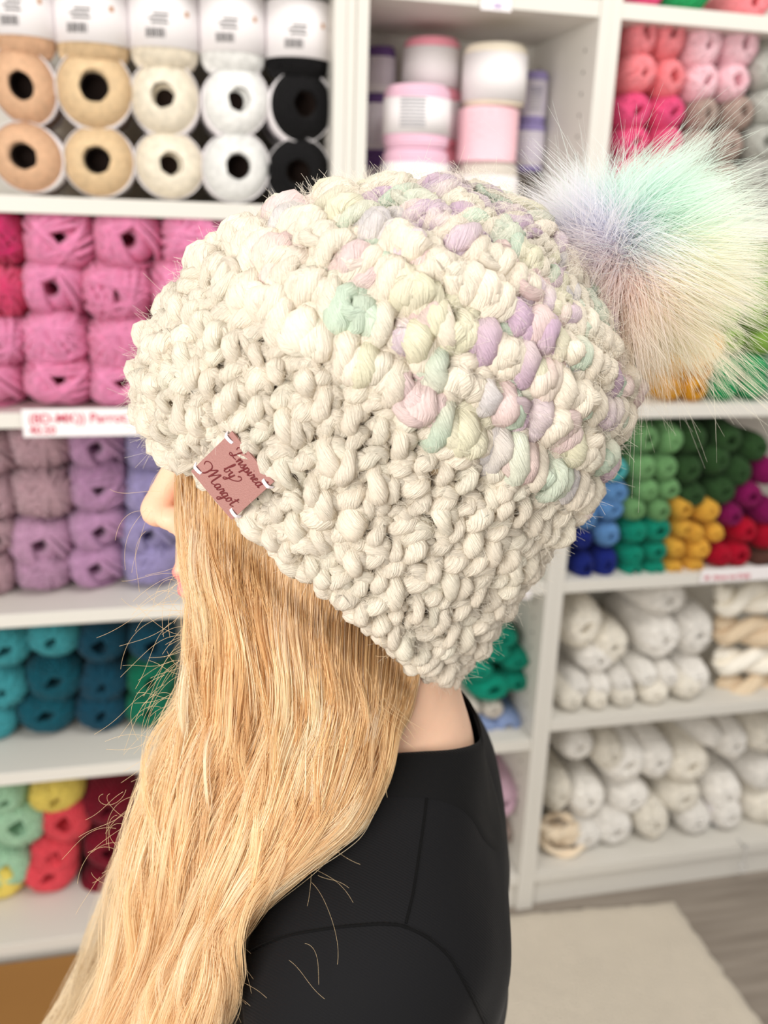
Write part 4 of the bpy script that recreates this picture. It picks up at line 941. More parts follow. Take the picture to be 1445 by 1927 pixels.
for i in range(NB):                                        # rolled edge of the brim
    ds = 1.0/NB; s0 = i*ds+J(ds*0.12); e = J(0.006)
    brim.add([s0-ds*0.52, s0-ds*0.1, s0+ds*0.25, s0+ds*0.56], [-0.008+e, -0.018+e, -0.016+e, -0.004], [0.0, 0.0035, 0.0035, 0.0], 0.0052*(1+J(.15)), CREAM)
    brim.add([s0-ds*0.35, s0-ds*.1, s0+ds*0.2], [-0.026+e, -0.012, 0.022], [-0.005, 0.003, 0.0], 0.0052*(1+J(.15)), CREAM)
obj('brim', brim.mesh('brim'), M_hat, hat)['label'] = 'cream brim of slanted chunky stitches'
# -- crown: fans of puff stitches between raised post stitches, hand-dyed in places
NC, RC = 25, 7
VC = np.array([0.40, 0.485, 0.57, 0.655, 0.74, 0.82, 0.895, 0.96])
def dye(s, v, boost=1.0):
    u = u_of(s); lim = 0.425-0.13*math.cos(float(u))        # the cream reaches further up at the front
    p = np.clip((v-lim+0.02)/0.04, 0, 1)*0.52*boost
    if rng.uniform() < p:
        k = DK[rng.integers(len(DK))]; c = np.array(DYE[k]); c = c*0.82+CREAM*0.18; f = rng.uniform(0.2, 0.9); return c, c*f+CREAM*(1-f)
    return CREAM*(1+J(0.012)), None
for j in range(RC):
    va, vb = VC[j], VC[j+1]; dv = vb-va; v0 = (va+vb)/2; shrink = float(np.interp(v0, [0.4, 0.7, 0.95], [1, 0.92, 0.42]))
    for i in range(NC):
        ds = 1.0/NC; s0 = (i+0.5*(j % 2)+0.18*j)*ds+J(ds*0.06); v = v0+J(dv*0.07)
        c, c2 = dye(s0 % 1.0, v); r = 0.0064*shrink*(1+J(0.10)); lean = 0.12*ds; rot = J(0.10)
        for k, a in enumerate((-0.33, -0.12, 0.09, 0.30)):    # puff lobes fanning out of one stitch
            cc, cc2 = (c*(1+J(0.012)), c2) if rng.uniform() > 0.22 else dye(s0 % 1.0, v)
            hk = ((0.0075, 0.0105, 0.0108, 0.0080)[k]+J(0.0012))*shrink; x = s0+(a+J(0.05))*ds; q = J(0.10)
            brimlen = rng.uniform(0.8, 1.1)
            crown.add([s0+a*ds*0.40-lean-rot*ds, s0+a*ds*0.8-lean*0.5+J(ds*0.04), x+J(ds*0.05), x+a*ds*0.25+lean+rot*ds], [v-dv*(0.52+q), v-dv*0.18+J(dv*.06), v+dv*0.18*brimlen+J(dv*0.07), v+dv*0.48*brimlen], [0.0, hk, hk*0.92, 0.001], r*rng.uniform(0.82, 1.12), cc, cc2)
        if rng.uniform() < 0.75:                               # a length wrapped across the fan
            a = rng.uniform(-0.25, 0.2); g = 1 if rng.uniform() < 0.5 else -1; crown.add([s0-ds*0.34, s0-ds*0.16, s0+ds*0.16, s0+ds*0.34], [v+dv*(a-0.30*g), v+dv*(a+0.16*g), v+dv*(a+0.14*g), v+dv*(a-0.34*g)], [0.003, 0.0122*shrink, 0.0122*shrink, 0.003], r*rng.uniform(0.55, 0.75), c, c2)
        cb, cb2 = (c, c2) if rng.uniform() < 0.5 else dye(s0 % 1.0, v)
        crown.add([s0-ds*0.46, s0-ds*0.22, s0+ds*0.04], [v+dv*0.36, v+dv*(0.52+J(.06)), v+dv*0.46], [0.001, 0.0070*shrink, 0.001], r*0.78, cb, cb2)
        crown.add([s0-ds*0.06, s0+ds*0.2, s0+ds*0.44], [v+dv*0.5, v+dv*(0.55+J(.06)), v+dv*0.38], [0.001, 0.0075*shrink, 0.001], r*0.8, cb, cb2)
        crown.add([s0-ds*0.40, s0, s0+ds*0.40], [v-dv*0.50, v-dv*(0.42+J(.05)), v-dv*0.52], [0.0, 0.0045*shrink, 0.0], r*0.75, cb, cb2)
        cp, cp2 = dye((s0+0.5*ds) % 1.0, v); sp = s0+ds*(0.5+J(0.05)); z = J(0.05)*ds    # raised post between the fans: two twisted lengths
        crown.add([sp-lean*1.2+z, sp-ds*0.10-lean*0.3, sp-ds*0.02+lean*0.4, sp+lean*1.6-z], [v-dv*0.72, v-dv*0.30, v+dv*0.15, v+dv*0.60], [0.0, 0.0095*shrink, 0.0105*shrink, 0.001], r*0.92, cp, cp2, 8)
        crown.add([sp+ds*0.10-lean, sp+ds*0.10, sp+ds*0.06+lean, sp-ds*0.02+lean], [v-dv*0.55, v-dv*0.2, v+dv*0.25, v+dv*0.55], [0.0, 0.0065*shrink, 0.007*shrink, 0.0], r*0.8, cp, cp2, 8)
for i in range(16):                                         # gathered yarn at the crown
    s0 = i/16; c, c2 = dye(s0, 0.97)
    crown.add([s0-.03, s0, s0+.03], [0.935, 0.975, 1.0], [0.002, 0.007, 0.002], 0.0052, c, c2)
obj('crown', crown.mesh('crown'), M_hat, hat)['label'] = 'crown of puff and post stitches hand-dyed lilac, mint and pink'
# -- inner layer of the fabric, seen only through the gaps
def lining():
    ns, nv = 96, 60; S = np.arange(ns)/ns; Vv = np.linspace(-0.012, 1.0, nv); B = Batch(); rows = []
    for h in (-0.0005, -0.006):
        P = np.concatenate([hat_pt(S, np.full(ns, v), np.full(ns, h))[0] for v in (Vv if h > -0.005 else Vv[::-1])]); rows.append(P)
    V = np.concatenate(rows)-HO; n = 2*nv; i = np.arange(n-1)[:, None]; j = np.arange(ns)[None]
    Q = np.stack([i*ns+j, i*ns+(j+1) % ns, (i+1)*ns+(j+1) % ns, (i+1)*ns+j], -1).reshape(-1, 4)
    Q = np.concatenate([Q, np.stack([(n-1)*ns+j[0], (n-1)*ns+(j[0]+1) % ns, (j[0]+1) % ns, j[0]], -1)])
    return np_mesh('inner_fabric', V, Q)
obj('inner_fabric', lining(), principled('inner_cream_warm_bounce', srgb(246, 224, 190), 0.9, 0.1, bump=(300, 0.6, 0.004)), hat)  # warmer cream than the stitches, imitates bounced light in the crevices
tag(hat, 'chunky cream crocheted beanie with pastel flecks and rainbow fur pompom on her head', 'hat')

# -- leather patch on the brim
def patch():
    pts = [(437, 817), (518, 908), (432, 978), (357, 882)]; c = (436, 897)
    S = np.linspace(0, 1, 241); Vg = np.linspace(0, 0.3, 60); SS, VV = np.meshgrid(S, Vg); P, n = hat_pt(SS.ravel(), VV.ravel(), np.full(SS.size, 0.0))
    pr = np.array([project(p)[:2] for p in P]); vis = ((P-CAM)*n).sum(1) < 0
    def near(px, py):
        d = np.hypot(pr[:, 0]-px, pr[:, 1]-py)+np.where(vis, 0, 1e6); return int(np.argmin(d))
    i = near(*c); nn = n[[near(*q) for q in pts]+[i]].mean(0); nn /= np.linalg.norm(nn)
    nn = nn*0.75+(CAM-P[i])/np.linalg.norm(CAM-P[i])*0.25; nn /= np.linalg.norm(nn)
    O = P[i]+nn*0.0155
    cor = []
    for q in pts:
        d = ray(*q); t = ((O-CAM)@nn)/(d@nn); cor.append(CAM+d*t)
    cor = np.array(cor); O = cor.mean(0); T = empty('leather_patch', tuple(O-HO)); T.parent = hat
    ex = (cor[1]-cor[0]+cor[2]-cor[3])/2; W = np.linalg.norm(ex); ex /= W        # text direction
    ey = (cor[0]-cor[3]+cor[1]-cor[2])/2; Hh = np.linalg.norm(ey); ey = ey-ex*(ey@ex); ey /= np.linalg.norm(ey); ez = np.cross(ex, ey)
    if ez@nn < 0: raise Exception('patch faces away')
    Mx = Matrix(((ex[0], ey[0], ez[0], 0), (ex[1], ey[1], ez[1], 0), (ex[2], ey[2], ez[2], 0), (0, 0, 0, 1)))
    T.rotation_euler = Mx.to_euler()
    bend = lambda x: -1.6*x*x                                    # the patch curves a little with the head
    bm = bmesh.new(); nx, ny = 16, 12; th = 0.0014
    top = [[bm.verts.new((W*(a/nx-.5), Hh*(b/ny-.5), bend(W*(a/nx-.5)))) for b in range(ny+1)] for a in range(nx+1)]
    bot = [[bm.verts.new((v.co.x, v.co.y, v.co.z-th)) for v in row] for row in top]
    for a in range(nx):
        for b in range(ny):
            bm.faces.new((top[a][b], top[a+1][b], top[a+1][b+1], top[a][b+1])); bm.faces.new((bot[a][b+1], bot[a+1][b+1], bot[a+1][b], bot[a][b]))
    for a in range(nx): bm.faces.new((bot[a][0], bot[a+1][0], top[a+1][0], top[a][0])); bm.faces.new((top[a][ny], top[a+1][ny], bot[a+1][ny], bot[a][ny]))
    for b in range(ny): bm.faces.new((top[0][b], top[0][b+1], bot[0][b+1], bot[0][b])); bm.faces.new((bot[nx][b], bot[nx][b+1], top[nx][b+1], top[nx][b]))
    me = bpy.data.meshes.new('leather'); bm.to_mesh(me); bm.free()
    ml = principled('dusty_rose_leather', srgb(160, 114, 108), 0.5, 0.4, bump=(1500, 0.5, 0.0006), vary=0.10, var_scale=900)
    obj('leather', me, ml, T)['label'] = 'dusty rose leather square'
    # engraved script, drawn as pen strokes (unit: x-height = 1)
    G = {
     'I': (1.5, [[(0.1, 1.5), (-0.1, 1.9), (0.2, 2.25), (0.7, 2.2), (1.3, 2.3), (1.5, 2.35)], [(0.95, 2.25), (0.8, 1.5), (0.65, 0.6), (0.4, 0.02), (0.05, -0.05), (-0.1, 0.25), (0.2, 0.35), (0.8, 0.1), (1.35, 0.2)]]),
     'n': (0.95, [[(0, 0.6), (0.15, 1.0), (0.2, 0.5), (0.18, 0.0)], [(0.18, 0.3), (0.4, 0.85), (0.62, 0.98), (0.68, 0.6), (0.66, 0.15), (0.78, 0.0), (0.95, 0.2)]]),
     's': (0.75, [[(0, 0.2), (0.3, 0.75), (0.42, 1.1), (0.5, 0.7), (0.58, 0.3), (0.42, 0.0), (0.15, 0.05)], [(0.5, 0.06), (0.75, 0.25)]]),
     'p': (0.95, [[(0, 0.2), (0.22, 1.0), (0.2, 0.2), (0.12, -0.9)], [(0.2, 0.5), (0.45, 0.98), (0.72, 0.7), (0.66, 0.15), (0.4, 0.0), (0.24, 0.15)], [(0.5, 0.0), (0.95, 0.25)]]),
     'i': (0.55, [[(0, 0.2), (0.2, 1.0), (0.2, 0.3), (0.3, 0.0), (0.55, 0.25)], [(0.24, 1.45), (0.27, 1.52)]]),
     'r': (0.7, [[(0, 0.2), (0.2, 1.05), (0.28, 0.85), (0.5, 0.9), (0.46, 0.3), (0.55, 0.0), (0.7, 0.2)]]),
     'e': (0.75, [[(0, 0.2), (0.35, 0.55), (0.5, 0.85), (0.32, 1.02), (0.14, 0.7), (0.14, 0.25), (0.35, 0.0), (0.75, 0.28)]]),
     'd': (1.0, [[(0.68, 0.8), (0.4, 1.0), (0.12, 0.6), (0.14, 0.15), (0.36, 0.0), (0.6, 0.3), (0.72, 0.8)], [(0.95, 2.2), (0.75, 1.3), (0.68, 0.3), (0.8, 0.0), (1.0, 0.2)]]),
     'b': (0.95, [[(0, 0.2), (0.3, 1.2), (0.42, 2.0), (0.3, 2.15), (0.2, 1.4), (0.16, 0.4), (0.3, 0.0), (0.58, 0.1), (0.66, 0.6), (0.5, 0.9), (0.62, 0.8), (0.95, 0.85)]]),
     'y': (1.5, [[(0, 0.85), (0.14, 0.95), (0.14, 0.4), (0.3, 0.05), (0.55, 0.3), (0.68, 0.95)], [(0.68, 0.95), (0.6, 0.0), (0.45, -0.8), (0.15, -1.0), (0.1, -0.7), (0.6, -0.3), (1.2, 0.1), (1.7, 0.7), (1.75, 1.3), (1.4, 1.5), (1.1, 1.2)]]),
     'M': (2.4, [[(-1.0, 1.1), (-1.25, 1.6), (-0.9, 2.1), (-0.3, 2.1), (0.1, 1.7), (0.2, 1.0), (0.1, 0.2), (-0.1, -0.1)], [(0.15, 1.0), (0.6, 2.0), (0.85, 2.3), (0.9, 1.5), (0.9, 0.3)], [(0.9, 0.5), (1.4, 1.8), (1.65, 2.2), (1.7, 1.3), (1.75, 0.3), (1.95, 0.0), (2.4, 0.25)]]),
     'a': (0.95, [[(0.62, 0.85), (0.36, 1.0), (0.1, 0.6), (0.12, 0.15), (0.32, 0.0), (0.55, 0.3), (0.66, 0.9), (0.64, 0.25), (0.75, 0.0), (0.95, 0.2)]]),
     'g': (0.95, [[(0.62, 0.85), (0.36, 1.0), (0.1, 0.6), (0.12, 0.15), (0.32, 0.0), (0.55, 0.3), (0.66, 0.9), (0.6, -0.2), (0.45, -0.95), (0.18, -1.0), (0.16, -0.65), (0.6, -0.15), (0.95, 0.2)]]),
     'o': (0.85, [[(0.4, 1.0), (0.14, 0.7), (0.12, 0.2), (0.34, 0.0), (0.58, 0.3), (0.56, 0.8), (0.38, 1.0), (0.5, 0.75), (0.85, 0.8)]]),
     't': (0.75, [[(0.25, 1.9), (0.2, 0.9), (0.22, 0.2), (0.38, 0.0), (0.75, 0.3)], [(-0.1, 1.3), (0.3, 1.38), (0.65, 1.5)]]),
    }
    mi = principled('burnt_engraving', srgb(108, 46, 48), 0.7, 0.15)
    def spl(p, n=7):
        p = np.array(p, float); out = []
        for i in range(len(p)-1):
            p0, p1, p2, p3 = p[max(i-1, 0)], p[i], p[i+1], p[min(i+2, len(p)-1)]
            for f in np.linspace(0, 1, n, endpoint=(i == len(p)-2)):
                out.append(0.5*((2*p1)+(-p0+p2)*f+(2*p0-5*p1+4*p2-p3)*f*f+(-p0+3*p1-3*p2+p3)*f**3))
        return np.array(out)
    for word, cx, cy, xh in (('Inspired', 0.0025, Hh*0.23, 0.0031), ('by', -0.001, -Hh*0.03, 0.0034), ('Margot', 0.0005, -Hh*0.345, 0.0034)):
        tw = sum(G[ch][0] for ch in word); x = -tw/2; B = Batch()
        for ch in word:
            w, strokes = G[ch]
            for st in strokes:
                q = spl(st); sx = (q[:, 0]+x+0.18*(q[:, 1]-0.5))*xh*1.0+cx; sy = q[:, 1]*xh+cy
                P3 = np.stack([sx, sy, bend(sx)+0.00005], -1)
                dq = np.gradient(q, axis=0); thick = 0.00030+0.00016*np.clip(-dq[:, 1]/(np.abs(dq).sum(1)+1e-6), 0, 1)
                B.add(*tube_arrays(P3, thick, 6, ref=np.tile(np.array([0, 0, 1.0]), (len(P3), 1)), flat=0.5))
            x += w
        obj('lettering', B.mesh('lettering'), mi, T)['label'] = 'dark red engraved script lettering'
    mt = principled('white_thread', srgb(236, 228, 236), 0.6)
    for sx, sy in ((-1, 1), (1, 1), (1, -1), (-1, -1)):
        x0 = sx*(W/2-0.0035); y0 = sy*(Hh/2-0.0040); B = Batch()
        for k in (-1, 0, 1):
            t = np.linspace(0, 1, 12); xx = x0+sx*(t*0.0058-0.0008); yy = y0+sy*0.0+k*0.00055+0*t
            zz = bend(x0)+0.0009*np.sin(PI*np.clip(t, 0, 1))**0.6-0.0022*np.clip((t-0.75)/0.25, 0, 1)
            B.add(*tube_arrays(np.stack([xx, yy, zz], -1), np.full(12, 0.00042), 6))
        obj('thread_stitch', B.mesh('thread_stitch'), mt, T)
patch()
# ------------------------------------------------------------------ strands: hair, fur and yarn fuzz
def strands(name, P, rad, col, mat, parent, origin):
    """P (n,k,3) world points, rad (n,k), col (n,k,3)"""
    n, k, _ = P.shape; cu = bpy.data.hair_curves.new(name); cu.add_curves([k]*n)
    cu.attributes['position'].data.foreach_set('vector', (P-origin).astype(np.float32).ravel())
    ra = cu.attributes.get('radius') or cu.attributes.new('radius', 'FLOAT', 'POINT'); ra.data.foreach_set('value', rad.astype(np.float32).ravel())
    ca = cu.attributes.new('Col', 'FLOAT_COLOR', 'POINT'); ca.data.foreach_set('color', np.concatenate([col, np.ones((n, k, 1))], -1).astype(np.float32).ravel())
    cu.materials.append(mat); o = bpy.data.objects.new(name, cu); COL.objects.link(o); o.parent = parent; return o
def strand_material(name, rough, spec, trans=0.0, sheen=0.0):
    m = bpy.data.materials.new(name); N, L = nt(m); b = N['Principled BSDF']
    at = N.new('ShaderNodeAttribute'); at.attribute_name = 'Col'; L.new(at.outputs['Color'], b.inputs['Base Color'])
    b.inputs['Roughness'].default_value = rough; b.inputs['Specular IOR Level'].default_value = spec; b.inputs['Sheen Weight'].default_value = sheen
    if trans:
        tr = N.new('ShaderNodeBsdfTranslucent'); L.new(at.outputs['Color'], tr.inputs['Color']); mx = N.new('ShaderNodeMixShader'); mx.inputs[0].default_value = trans
        out = N['Material Output']; L.new(b.outputs[0], mx.inputs[1]); L.new(tr.outputs[0], mx.inputs[2]); L.new(mx.outputs[0], out.inputs['Surface'])
    return m
M_hair = strand_material('blonde_hair', 0.30, 0.5, 0.42); M_fur = strand_material('faux_fur', 0.5, 0.3, 0.5); M_fuzz = strand_material('yarn_fuzz', 0.7, 0.1, 0.5)
rng = np.random.default_rng(31)
# hair guides from front to back: (px, py, off) of the photograph
GU = [
 [(322, 880, .045), (330, 960, .050), (345, 1060, .054), (368, 1150, .060), (352, 1240, .066), (330, 1330, .070), (318, 1420, .074), (280, 1540, .080), (245, 1660, .088), (215, 1790, .096), (160, 1940, .105), (90, 2080, .11)],
 [(378, 930, .062), (392, 1010, .068), (402, 1090, .072), (414, 1180, .076), (400, 1280, .080), (388, 1380, .084), (360, 1480, .088), (325, 1590, .094), (290, 1700, .100), (262, 1800, .106), (200, 1940, .112), (140, 2080, .118)],
 [(455, 1010, .074), (466, 1090, .080), (470, 1170, .083), (478, 1260, .086), (470, 1350, .090), (452, 1440, .094), (415, 1530, .098), (370, 1630, .104), (330, 1720, .110), (300, 1810, .116), (252, 1940, .122), (200, 2080, .128)],
 [(540, 1080, .080), (546, 1160, .084), (548, 1240, .088), (552, 1320, .090), (545, 1400, .095), (524, 1490, .100), (480, 1580, .106), (430, 1670, .112), (380, 1760, .118), (340, 1850, .124), (295, 1950, .130), (250, 2080, .135)],
 [(618, 1165, .080), (624, 1230, .084), (626, 1300, .088), (622, 1370, .092), (606, 1440, .098), (575, 1520, .104), (530, 1600, .110), (480, 1680, .117), (425, 1770, .124), (378, 1860, .130), (338, 1950, .136), (300, 2080, .14)],
 [(695, 1230, .072), (702, 1290, .076), (700, 1350, .080), (690, 1410, .088), (665, 1470, .096), (625, 1540, .105), (575, 1610, .113), (515, 1690, .121), (455, 1780, .128), (412, 1865, .134), (372, 1950, .14), (340, 2080, .145)],
 [(778, 1275, .052), (772, 1320, .058), (755, 1365, .066), (735, 1415, .076), (705, 1475, .088), (655, 1555, .102), (592, 1622, .114), (528, 1690, .124), (472, 1780, .131), (432, 1860, .137), (402, 1950, .143), (375, 2080, .148)]]
GU = np.array(GU, float); GU[:, 0, 0] += 14; GU[:, 0, 1] -= 46; GU[0, 1:5, 0] += 8; GU[-2:, 7:, 0] -= 38; GU[-2:, 6, 0] -= 20; GU[-3, 7:, 0] -= 24; GU[-2:, 9:, 0] += 22                                          # (7,12,3)
NSEG = 40
def resample(g, n):
    t = np.linspace(0, len(g)-1, n); out = np.zeros((n, g.shape[1]))
    for i, x in enumerate(t):
        a = min(int(x), len(g)-2); f = x-a; p0, p1, p2, p3 = g[max(a-1, 0)], g[a], g[a+1], g[min(a+2, len(g)-1)]
        out[i] = 0.5*((2*p1)+(-p0+p2)*f+(2*p0-5*p1+4*p2-p3)*f*f+(-p0+3*p1-3*p2+p3)*f**3)
    return out
GR = np.stack([resample(g, NSEG) for g in GU])                    # (7,NSEG,3)
RYS = SY
def sag_many(px, py, off):
    d = fwd+rgt*((px-722.5)/FPX)[..., None]-upv*((py-963.5)/FPX)[..., None]
    t = ((Q0-CAM)@SY+off)/(d@SY); return CAM+d*t[..., None]
# depth of the shirt and body behind each pixel, so the hair lies on top of them
bvs = [BV_shirt, BVHTree.FromPolygons([Vector(v.co)+person.location for v in body.data.vertices], [tuple(p.vertices) for p in body.data.polygons])]
gx = np.arange(60, 960, 16); gy = np.arange(860, 2120, 16); off_map = np.full((len(gx), len(gy)), -0.2)
for i, x in enumerate(gx):
    for j, y in enumerate(gy):
        d = Vector(ray(x, y)).normalized()
        for b in bvs:
            h = b.ray_cast(Vector(CAM), d)
            if h[0] is not None: off_map[i, j] = max(off_map[i, j], (np.array(h[0])-Q0)@SY)
def off_at(px, py):
    i = np.clip((px-gx[0])/16, 0, len(gx)-1.001); j = np.clip((py-gy[0])/16, 0, len(gy)-1.001); a = i.astype(int); b = j.astype(int)
    return np.maximum.reduce([off_map[a, b], off_map[a+1, b], off_map[a, b+1], off_map[a+1, b+1]])
def hair(n, nclump, a_lo, a_hi, layer, cols, rad, spread, wave, seed, end_lo=0.72, shift=(0, 0)):
    rng = np.random.default_rng(seed)
    ca = np.sort(rng.uniform(a_lo, a_hi, nclump)); cl = rng.uniform(0, 1, nclump); cph = rng.uniform(0, 6.28, nclump); cfr = rng.uniform(1.2, 2.6, nclump); cam_ = rng.normal(1, 0.35, nclump); cdx = rng.normal(0, 1, (nclump, 2)); ccol = rng.integers(0, len(cols), nclump); cend = rng.uniform(end_lo, 1.05, nclump)
    k = rng.integers(0, nclump, n); s = np.linspace(0, 1, NSEG)[None, :]
    send = np.clip(cend[k]+rng.normal(0, 0.05, n), 0.4, 1.0)[:, None]; sq = s*send
    da = rng.normal(0, spread, n)[:, None]*(1-0.65*sq**0.8)
    a = np.clip(ca[k][:, None]+da+0.03*np.sin(3*sq*cfr[k][:, None]+cph[k][:, None])*sq, 0, 1)*(len(GR)-1)
    i0 = np.clip(a.astype(int), 0, len(GR)-2); f = a-i0; si = sq*(NSEG-1); s0 = np.clip(si.astype(int), 0, NSEG-2); fs = (si-s0)[..., None]
    def samp(i): return GR[i, s0]*(1-fs)+GR[i, s0+1]*fs
    g = samp(i0)*(1-f[..., None])+samp(i0+1)*f[..., None]
    flow = 6.0*ca[k][:, None]+0.5*cph[k][:, None]                 # neighbouring locks wave together
    w = wave*cam_[k][:, None]*(0.55*np.sin(2*PI*sq*cfr[k][:, None]+cph[k][:, None])+np.sin(2*PI*sq*2.3+flow))*np.minimum(1, sq*2.2)
    px = g[..., 0]+w+cdx[k, 0][:, None]*10*sq+rng.normal(0, 2.2, (n, 1))+rng.normal(0, 7, (n, 1))*sq**2+shift[0]*sq
    py = g[..., 1]+cdx[k, 1][:, None]*8*sq+rng.normal(0, 8, (n, 1))*(sq > 0)+shift[1]
    lay = np.clip(cl[k]+rng.normal(0, 0.10, n), 0, 1.1)[:, None]
    off = g[..., 2]-layer*lay*(0.35+0.65*np.minimum(1, sq*3))+(0.0045*np.sin(2*PI*sq*cfr[k][:, None]*1.3+cph[k][:, None]*2)+0.006*np.sin(2*PI*sq*2.3+flow+1.6))*np.minimum(1, sq*2.5)
    off = off-0.022*np.clip(1-sq/0.09, 0, 1)
    off = np.maximum(off, off_at(px, py)+0.0035+0.006*(1-np.minimum(lay, 1)))
    P = sag_many(px, py, off)
    C = np.array([srgb(*c) for c in cols])[ccol[k]]*(1+rng.normal(0, 0.10, n))[:, None]
    tip = np.array(srgb(254, 236, 204)); root = np.array(srgb(206, 164, 112))
    q = sq[..., None]; mixt = np.clip((q-0.15)*0.75, 0, 0.5); mixr = np.clip(0.55-q*2.4, 0, 0.45)
    CC = C[:, None, :]*(1-mixt)+tip*mixt; CC = CC*(1-mixr)+root*mixr
    R = rad*(1-0.6*s**4)*np.exp(rng.normal(0, 0.2, (n, 1)))
    return P, R, np.clip(CC, 0, 1)
GOLD = [(242, 212, 164), (248, 222, 180), (234, 198, 146), (252, 234, 202), (216, 178, 126), (254, 242, 220), (238, 206, 156)]
sets = [hair(7000, 150, 0.0, 1.0, 0.055, GOLD, 0.00016, 0.045, 14, 1), hair(9000, 230, 0.0, 1.0, 0.022, GOLD, 0.00013, 0.020, 16, 2), hair(2600, 90, 0.0, 0.9, 0.006, GOLD[1:4]+GOLD[5:], 0.00011, 0.013, 26, 3, 0.55),
        hair(900, 60, 0.0, 0.25, 0.03, GOLD[1:4], 0.00010, 0.03, 22, 4, 0.55, (-24, 0))]
# paler lengths of the far side, hanging to the left behind the front hair
GR_keep = GR.copy()
far = np.array([(440, 960, -.066), (420, 1090, -.070), (376, 1230, -.062), (316, 1380, -.045), (262, 1530, -.03), (236, 1630, -.03), (222, 1720, -.02), (196, 1800, -.01), (150, 1880, 0), (110, 1950, 0), (70, 2080, 0), (40, 2150, 0)], float)
far[4:, 0] -= np.linspace(10, 50, 8); far2 = far.copy(); far2[:, 0] += 70
GR = np.stack([resample(g, NSEG) for g in (far, (far+far2)/2, far2)])
sets.append(hair(1300, 60, 0.0, 1.0, 0.04, [(236, 222, 196), (244, 234, 214), (226, 208, 176)], 0.00012, 0.06, 16, 5, 0.5))
GR = GR_keep
# loose flyaway hairs
def flyaways():
    rng = np.random.default_rng(8); out = []
    spots = [((370, 1160), 50, (-1, 0.25), 110), ((700, 1330), 12, (0.5, 0.8), 70), ((560, 1650), 7, (0.8, 0.5), 110), ((300, 900), 7, (-1, 0.6), 80), ((250, 1600), 36, (-1, 0.7), 90), ((330, 1330), 34, (-1, 0.5), 90), ((420, 1850), 12, (0.8, 0.4), 70)]
    for (x, y), m, (dx, dy), ln in spots:
        for _ in range(m):
            x0 = x+rng.normal(0, 22); y0 = y+rng.normal(0, 60); a = math.atan2(dy, dx)+rng.normal(0, 0.5); L_ = ln*rng.uniform(0.5, 1.5); k = rng.normal(0, 1.1)
            t = np.linspace(0, 1, NSEG); ang = a+k*t+0.3*np.sin(t*4+rng.uniform(0, 6)); px = x0+np.cumsum(np.cos(ang))*L_/NSEG; py = y0+np.cumsum(np.sin(ang))*L_/NSEG+t*t*30
            off = np.maximum(0.075+rng.normal(0, 0.01)+0.03*(y-900)/900*np.ones(NSEG), off_at(px, py)+0.004); out.append(sag_many(px, py, off))
    P = np.array(out); n = len(P); return P, np.full((n, NSEG), 0.00007), np.tile(np.array(srgb(238, 212, 170)), (n, NSEG, 1))
sets.append(flyaways())
ho = strands('hair', np.concatenate([s[0] for s in sets]), np.concatenate([s[1] for s in sets]), np.concatenate([s[2] for s in sets]), M_hair, person, PO)
ho['label'] = 'long wavy golden blonde hair'

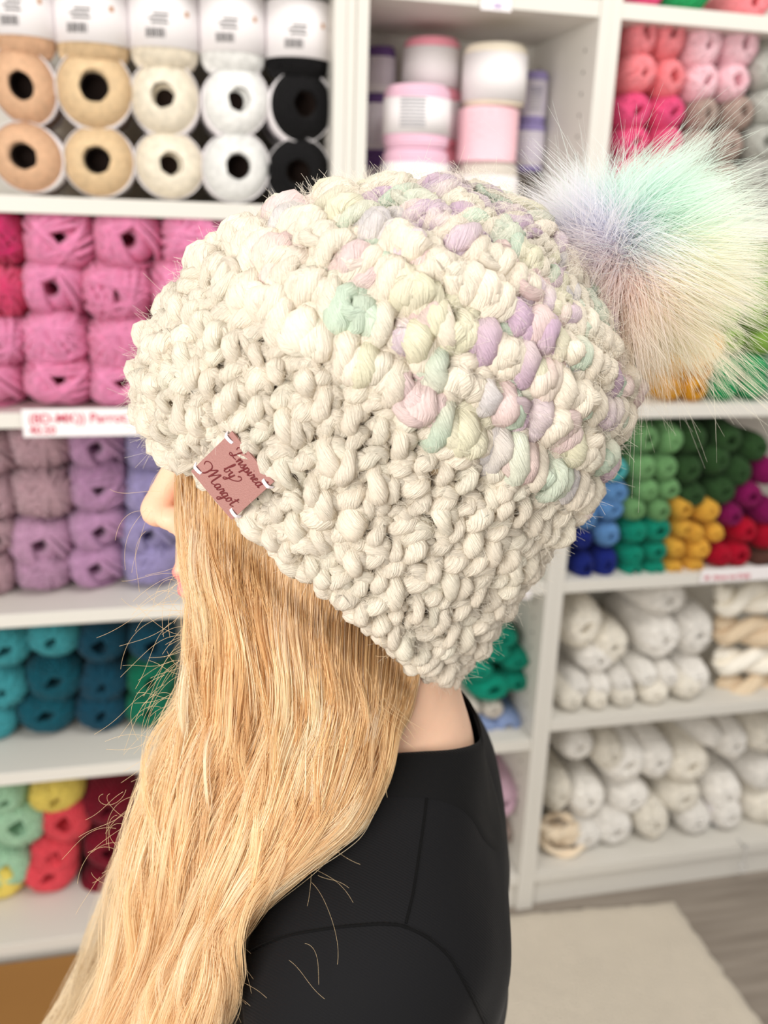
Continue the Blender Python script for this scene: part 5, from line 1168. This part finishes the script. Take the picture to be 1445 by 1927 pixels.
# fur pompom at the crown
pc = sag(1176, 482, 0.0); pom = empty('pompom', tuple(pc-HO)); pom.parent = hat; pom['label'] = 'rainbow pastel faux fur pompom'
bm = bmesh.new(); bmesh.ops.create_icosphere(bm, subdivisions=3, radius=0.020)
me = bpy.data.meshes.new('pompom_core'); bm.to_mesh(me); bm.free(); me.polygons.foreach_set('use_smooth', [True]*len(me.polygons))
obj('pompom_core', me, principled('fur_backing', srgb(226, 222, 214), 0.9, 0.1), pom)
def fur(n, nclump, seed):
    rng = np.random.default_rng(seed); K = 18
    IR = -FX; IU = UZ; IN = SY                                     # image-right, up, towards the viewer
    d = rng.normal(0, 1, (nclump, 3)); d /= np.linalg.norm(d, axis=1, keepdims=True)
    k = rng.integers(0, nclump, n); e = d[k]+rng.normal(0, 0.26, (n, 3)); e /= np.linalg.norm(e, axis=1, keepdims=True)   # x right, y up, z near
    t = np.linspace(0, 1, K)[None, :, None]
    # lay of the pile: combed to the right at the top, hanging at the bottom
    bendc = rng.normal(0, 0.42, (nclump, 3))
    bend = bendc[k]+np.stack([0.22+0.45*np.clip(e[:, 1], 0, 1), -0.20*np.ones(n), 0*e[:, 0]], -1)
    lay = np.where(e[:, 0] < -0.35, -0.55, 0.0); bend[:, 0] += lay*0.6
    Ln = (0.037+0.011*rng.uniform(-1, 1, n)+0.008*np.clip(-e[:, 1], 0, 1))[:, None, None]*np.where(rng.uniform(0, 1, n) < 0.06, 1.3, 1.0)[:, None, None]
    conv = d[k][:, None, :]*0.58*t+e[:, None, :]*(1-0.58*t)        # strands draw together into locks
    Pl = conv*(0.02+Ln*t)+bend[:, None, :]*Ln*t**2*0.75+rng.normal(0, 0.0012, (n, 1, 3))*t
    P = pc+Pl[..., :1]*IR+Pl[..., 1:2]*IU+Pl[..., 2:3]*IN
    # dyed sectors by direction round the ball
    ang = np.degrees(np.arctan2(d[k][:, 1]+rng.normal(0, .10, n), d[k][:, 0]+rng.normal(0, .10, n)-0.15*d[k][:, 2]))
    stops = np.array([-180, -150, -118, -80, -35, 5, 40, 75, 110, 140, 165, 180]); cc = np.array([srgb(*c) for c in ((240, 226, 234), (250, 224, 218), (252, 226, 216), (250, 240, 214), (250, 244, 204), (250, 247, 220), (226, 247, 238), (200, 242, 228), (206, 240, 234), (222, 224, 246), (230, 226, 246), (240, 226, 234))])
    C = np.stack([np.interp(ang, stops, cc[:, i]) for i in range(3)], -1)*(1+rng.normal(0, 0.04, n))[:, None]
    white = np.array(srgb(250, 247, 240)); C = C*0.74+white*0.26; C = C[:, None, :]*(1-0.55*t**1.6)+white*0.55*t**1.6
    R = 0.00011*(1-0.75*t[..., 0]**2)*np.exp(rng.normal(0, 0.25, (n, 1)))
    return P, R, np.clip(C, 0, 1)
P, R, C = fur(26000, 300, 3); P2, R2, C2 = fur(1500, 1500, 4)
P2 = pc+(P2-pc)*1.12
fo = strands('fur', np.concatenate([P, P2]), np.concatenate([R, R2*0.7]), np.concatenate([C, C2]), M_fur, pom, pc)
# fine halo of loose fibres on the yarn
def fuzz(n, seed):
    rng = np.random.default_rng(seed); K = 7; s = rng.uniform(0, 1, n); v = np.where(rng.uniform(0, 1, n) < 0.92, rng.uniform(-0.02, 0.80, n), rng.uniform(0.8, 0.95, n))
    P, nn = hat_pt(s, v, np.full(n, 0.0095)); d = nn*0.55+rng.normal(0, 0.75, (n, 3)); d /= np.linalg.norm(d, axis=1, keepdims=True)
    t = np.linspace(0, 1, K)[None, :, None]; L_ = (0.003+0.005*rng.uniform(0, 1, n)**2)[:, None, None]; c2 = rng.normal(0, 0.6, (n, 3))
    g = P-CAM; gx_ = 722.5+FPX*(g@rgt)/(g@fwd)-436; gy_ = 963.5-FPX*(g@upv)/(g@fwd)-896      # none over the leather patch
    keep = ~((np.abs(gx_*0.665+gy_*0.747) < 85) & (np.abs(gx_*0.747-gy_*0.665) < 75)); P, d, c2, L_ = P[keep], d[keep], c2[keep], L_[keep]; n = len(P)
    Q = P[:, None, :]+d[:, None, :]*L_*t+c2[:, None, :]*L_*t*t
    return Q, np.full((n, K), 0.00005), np.tile(np.array(srgb(250, 244, 232)), (n, K, 1))
fz = strands('loose_fibres', *fuzz(34000, 6), M_fuzz, hat, HO); fz['kind'] = 'stuff'
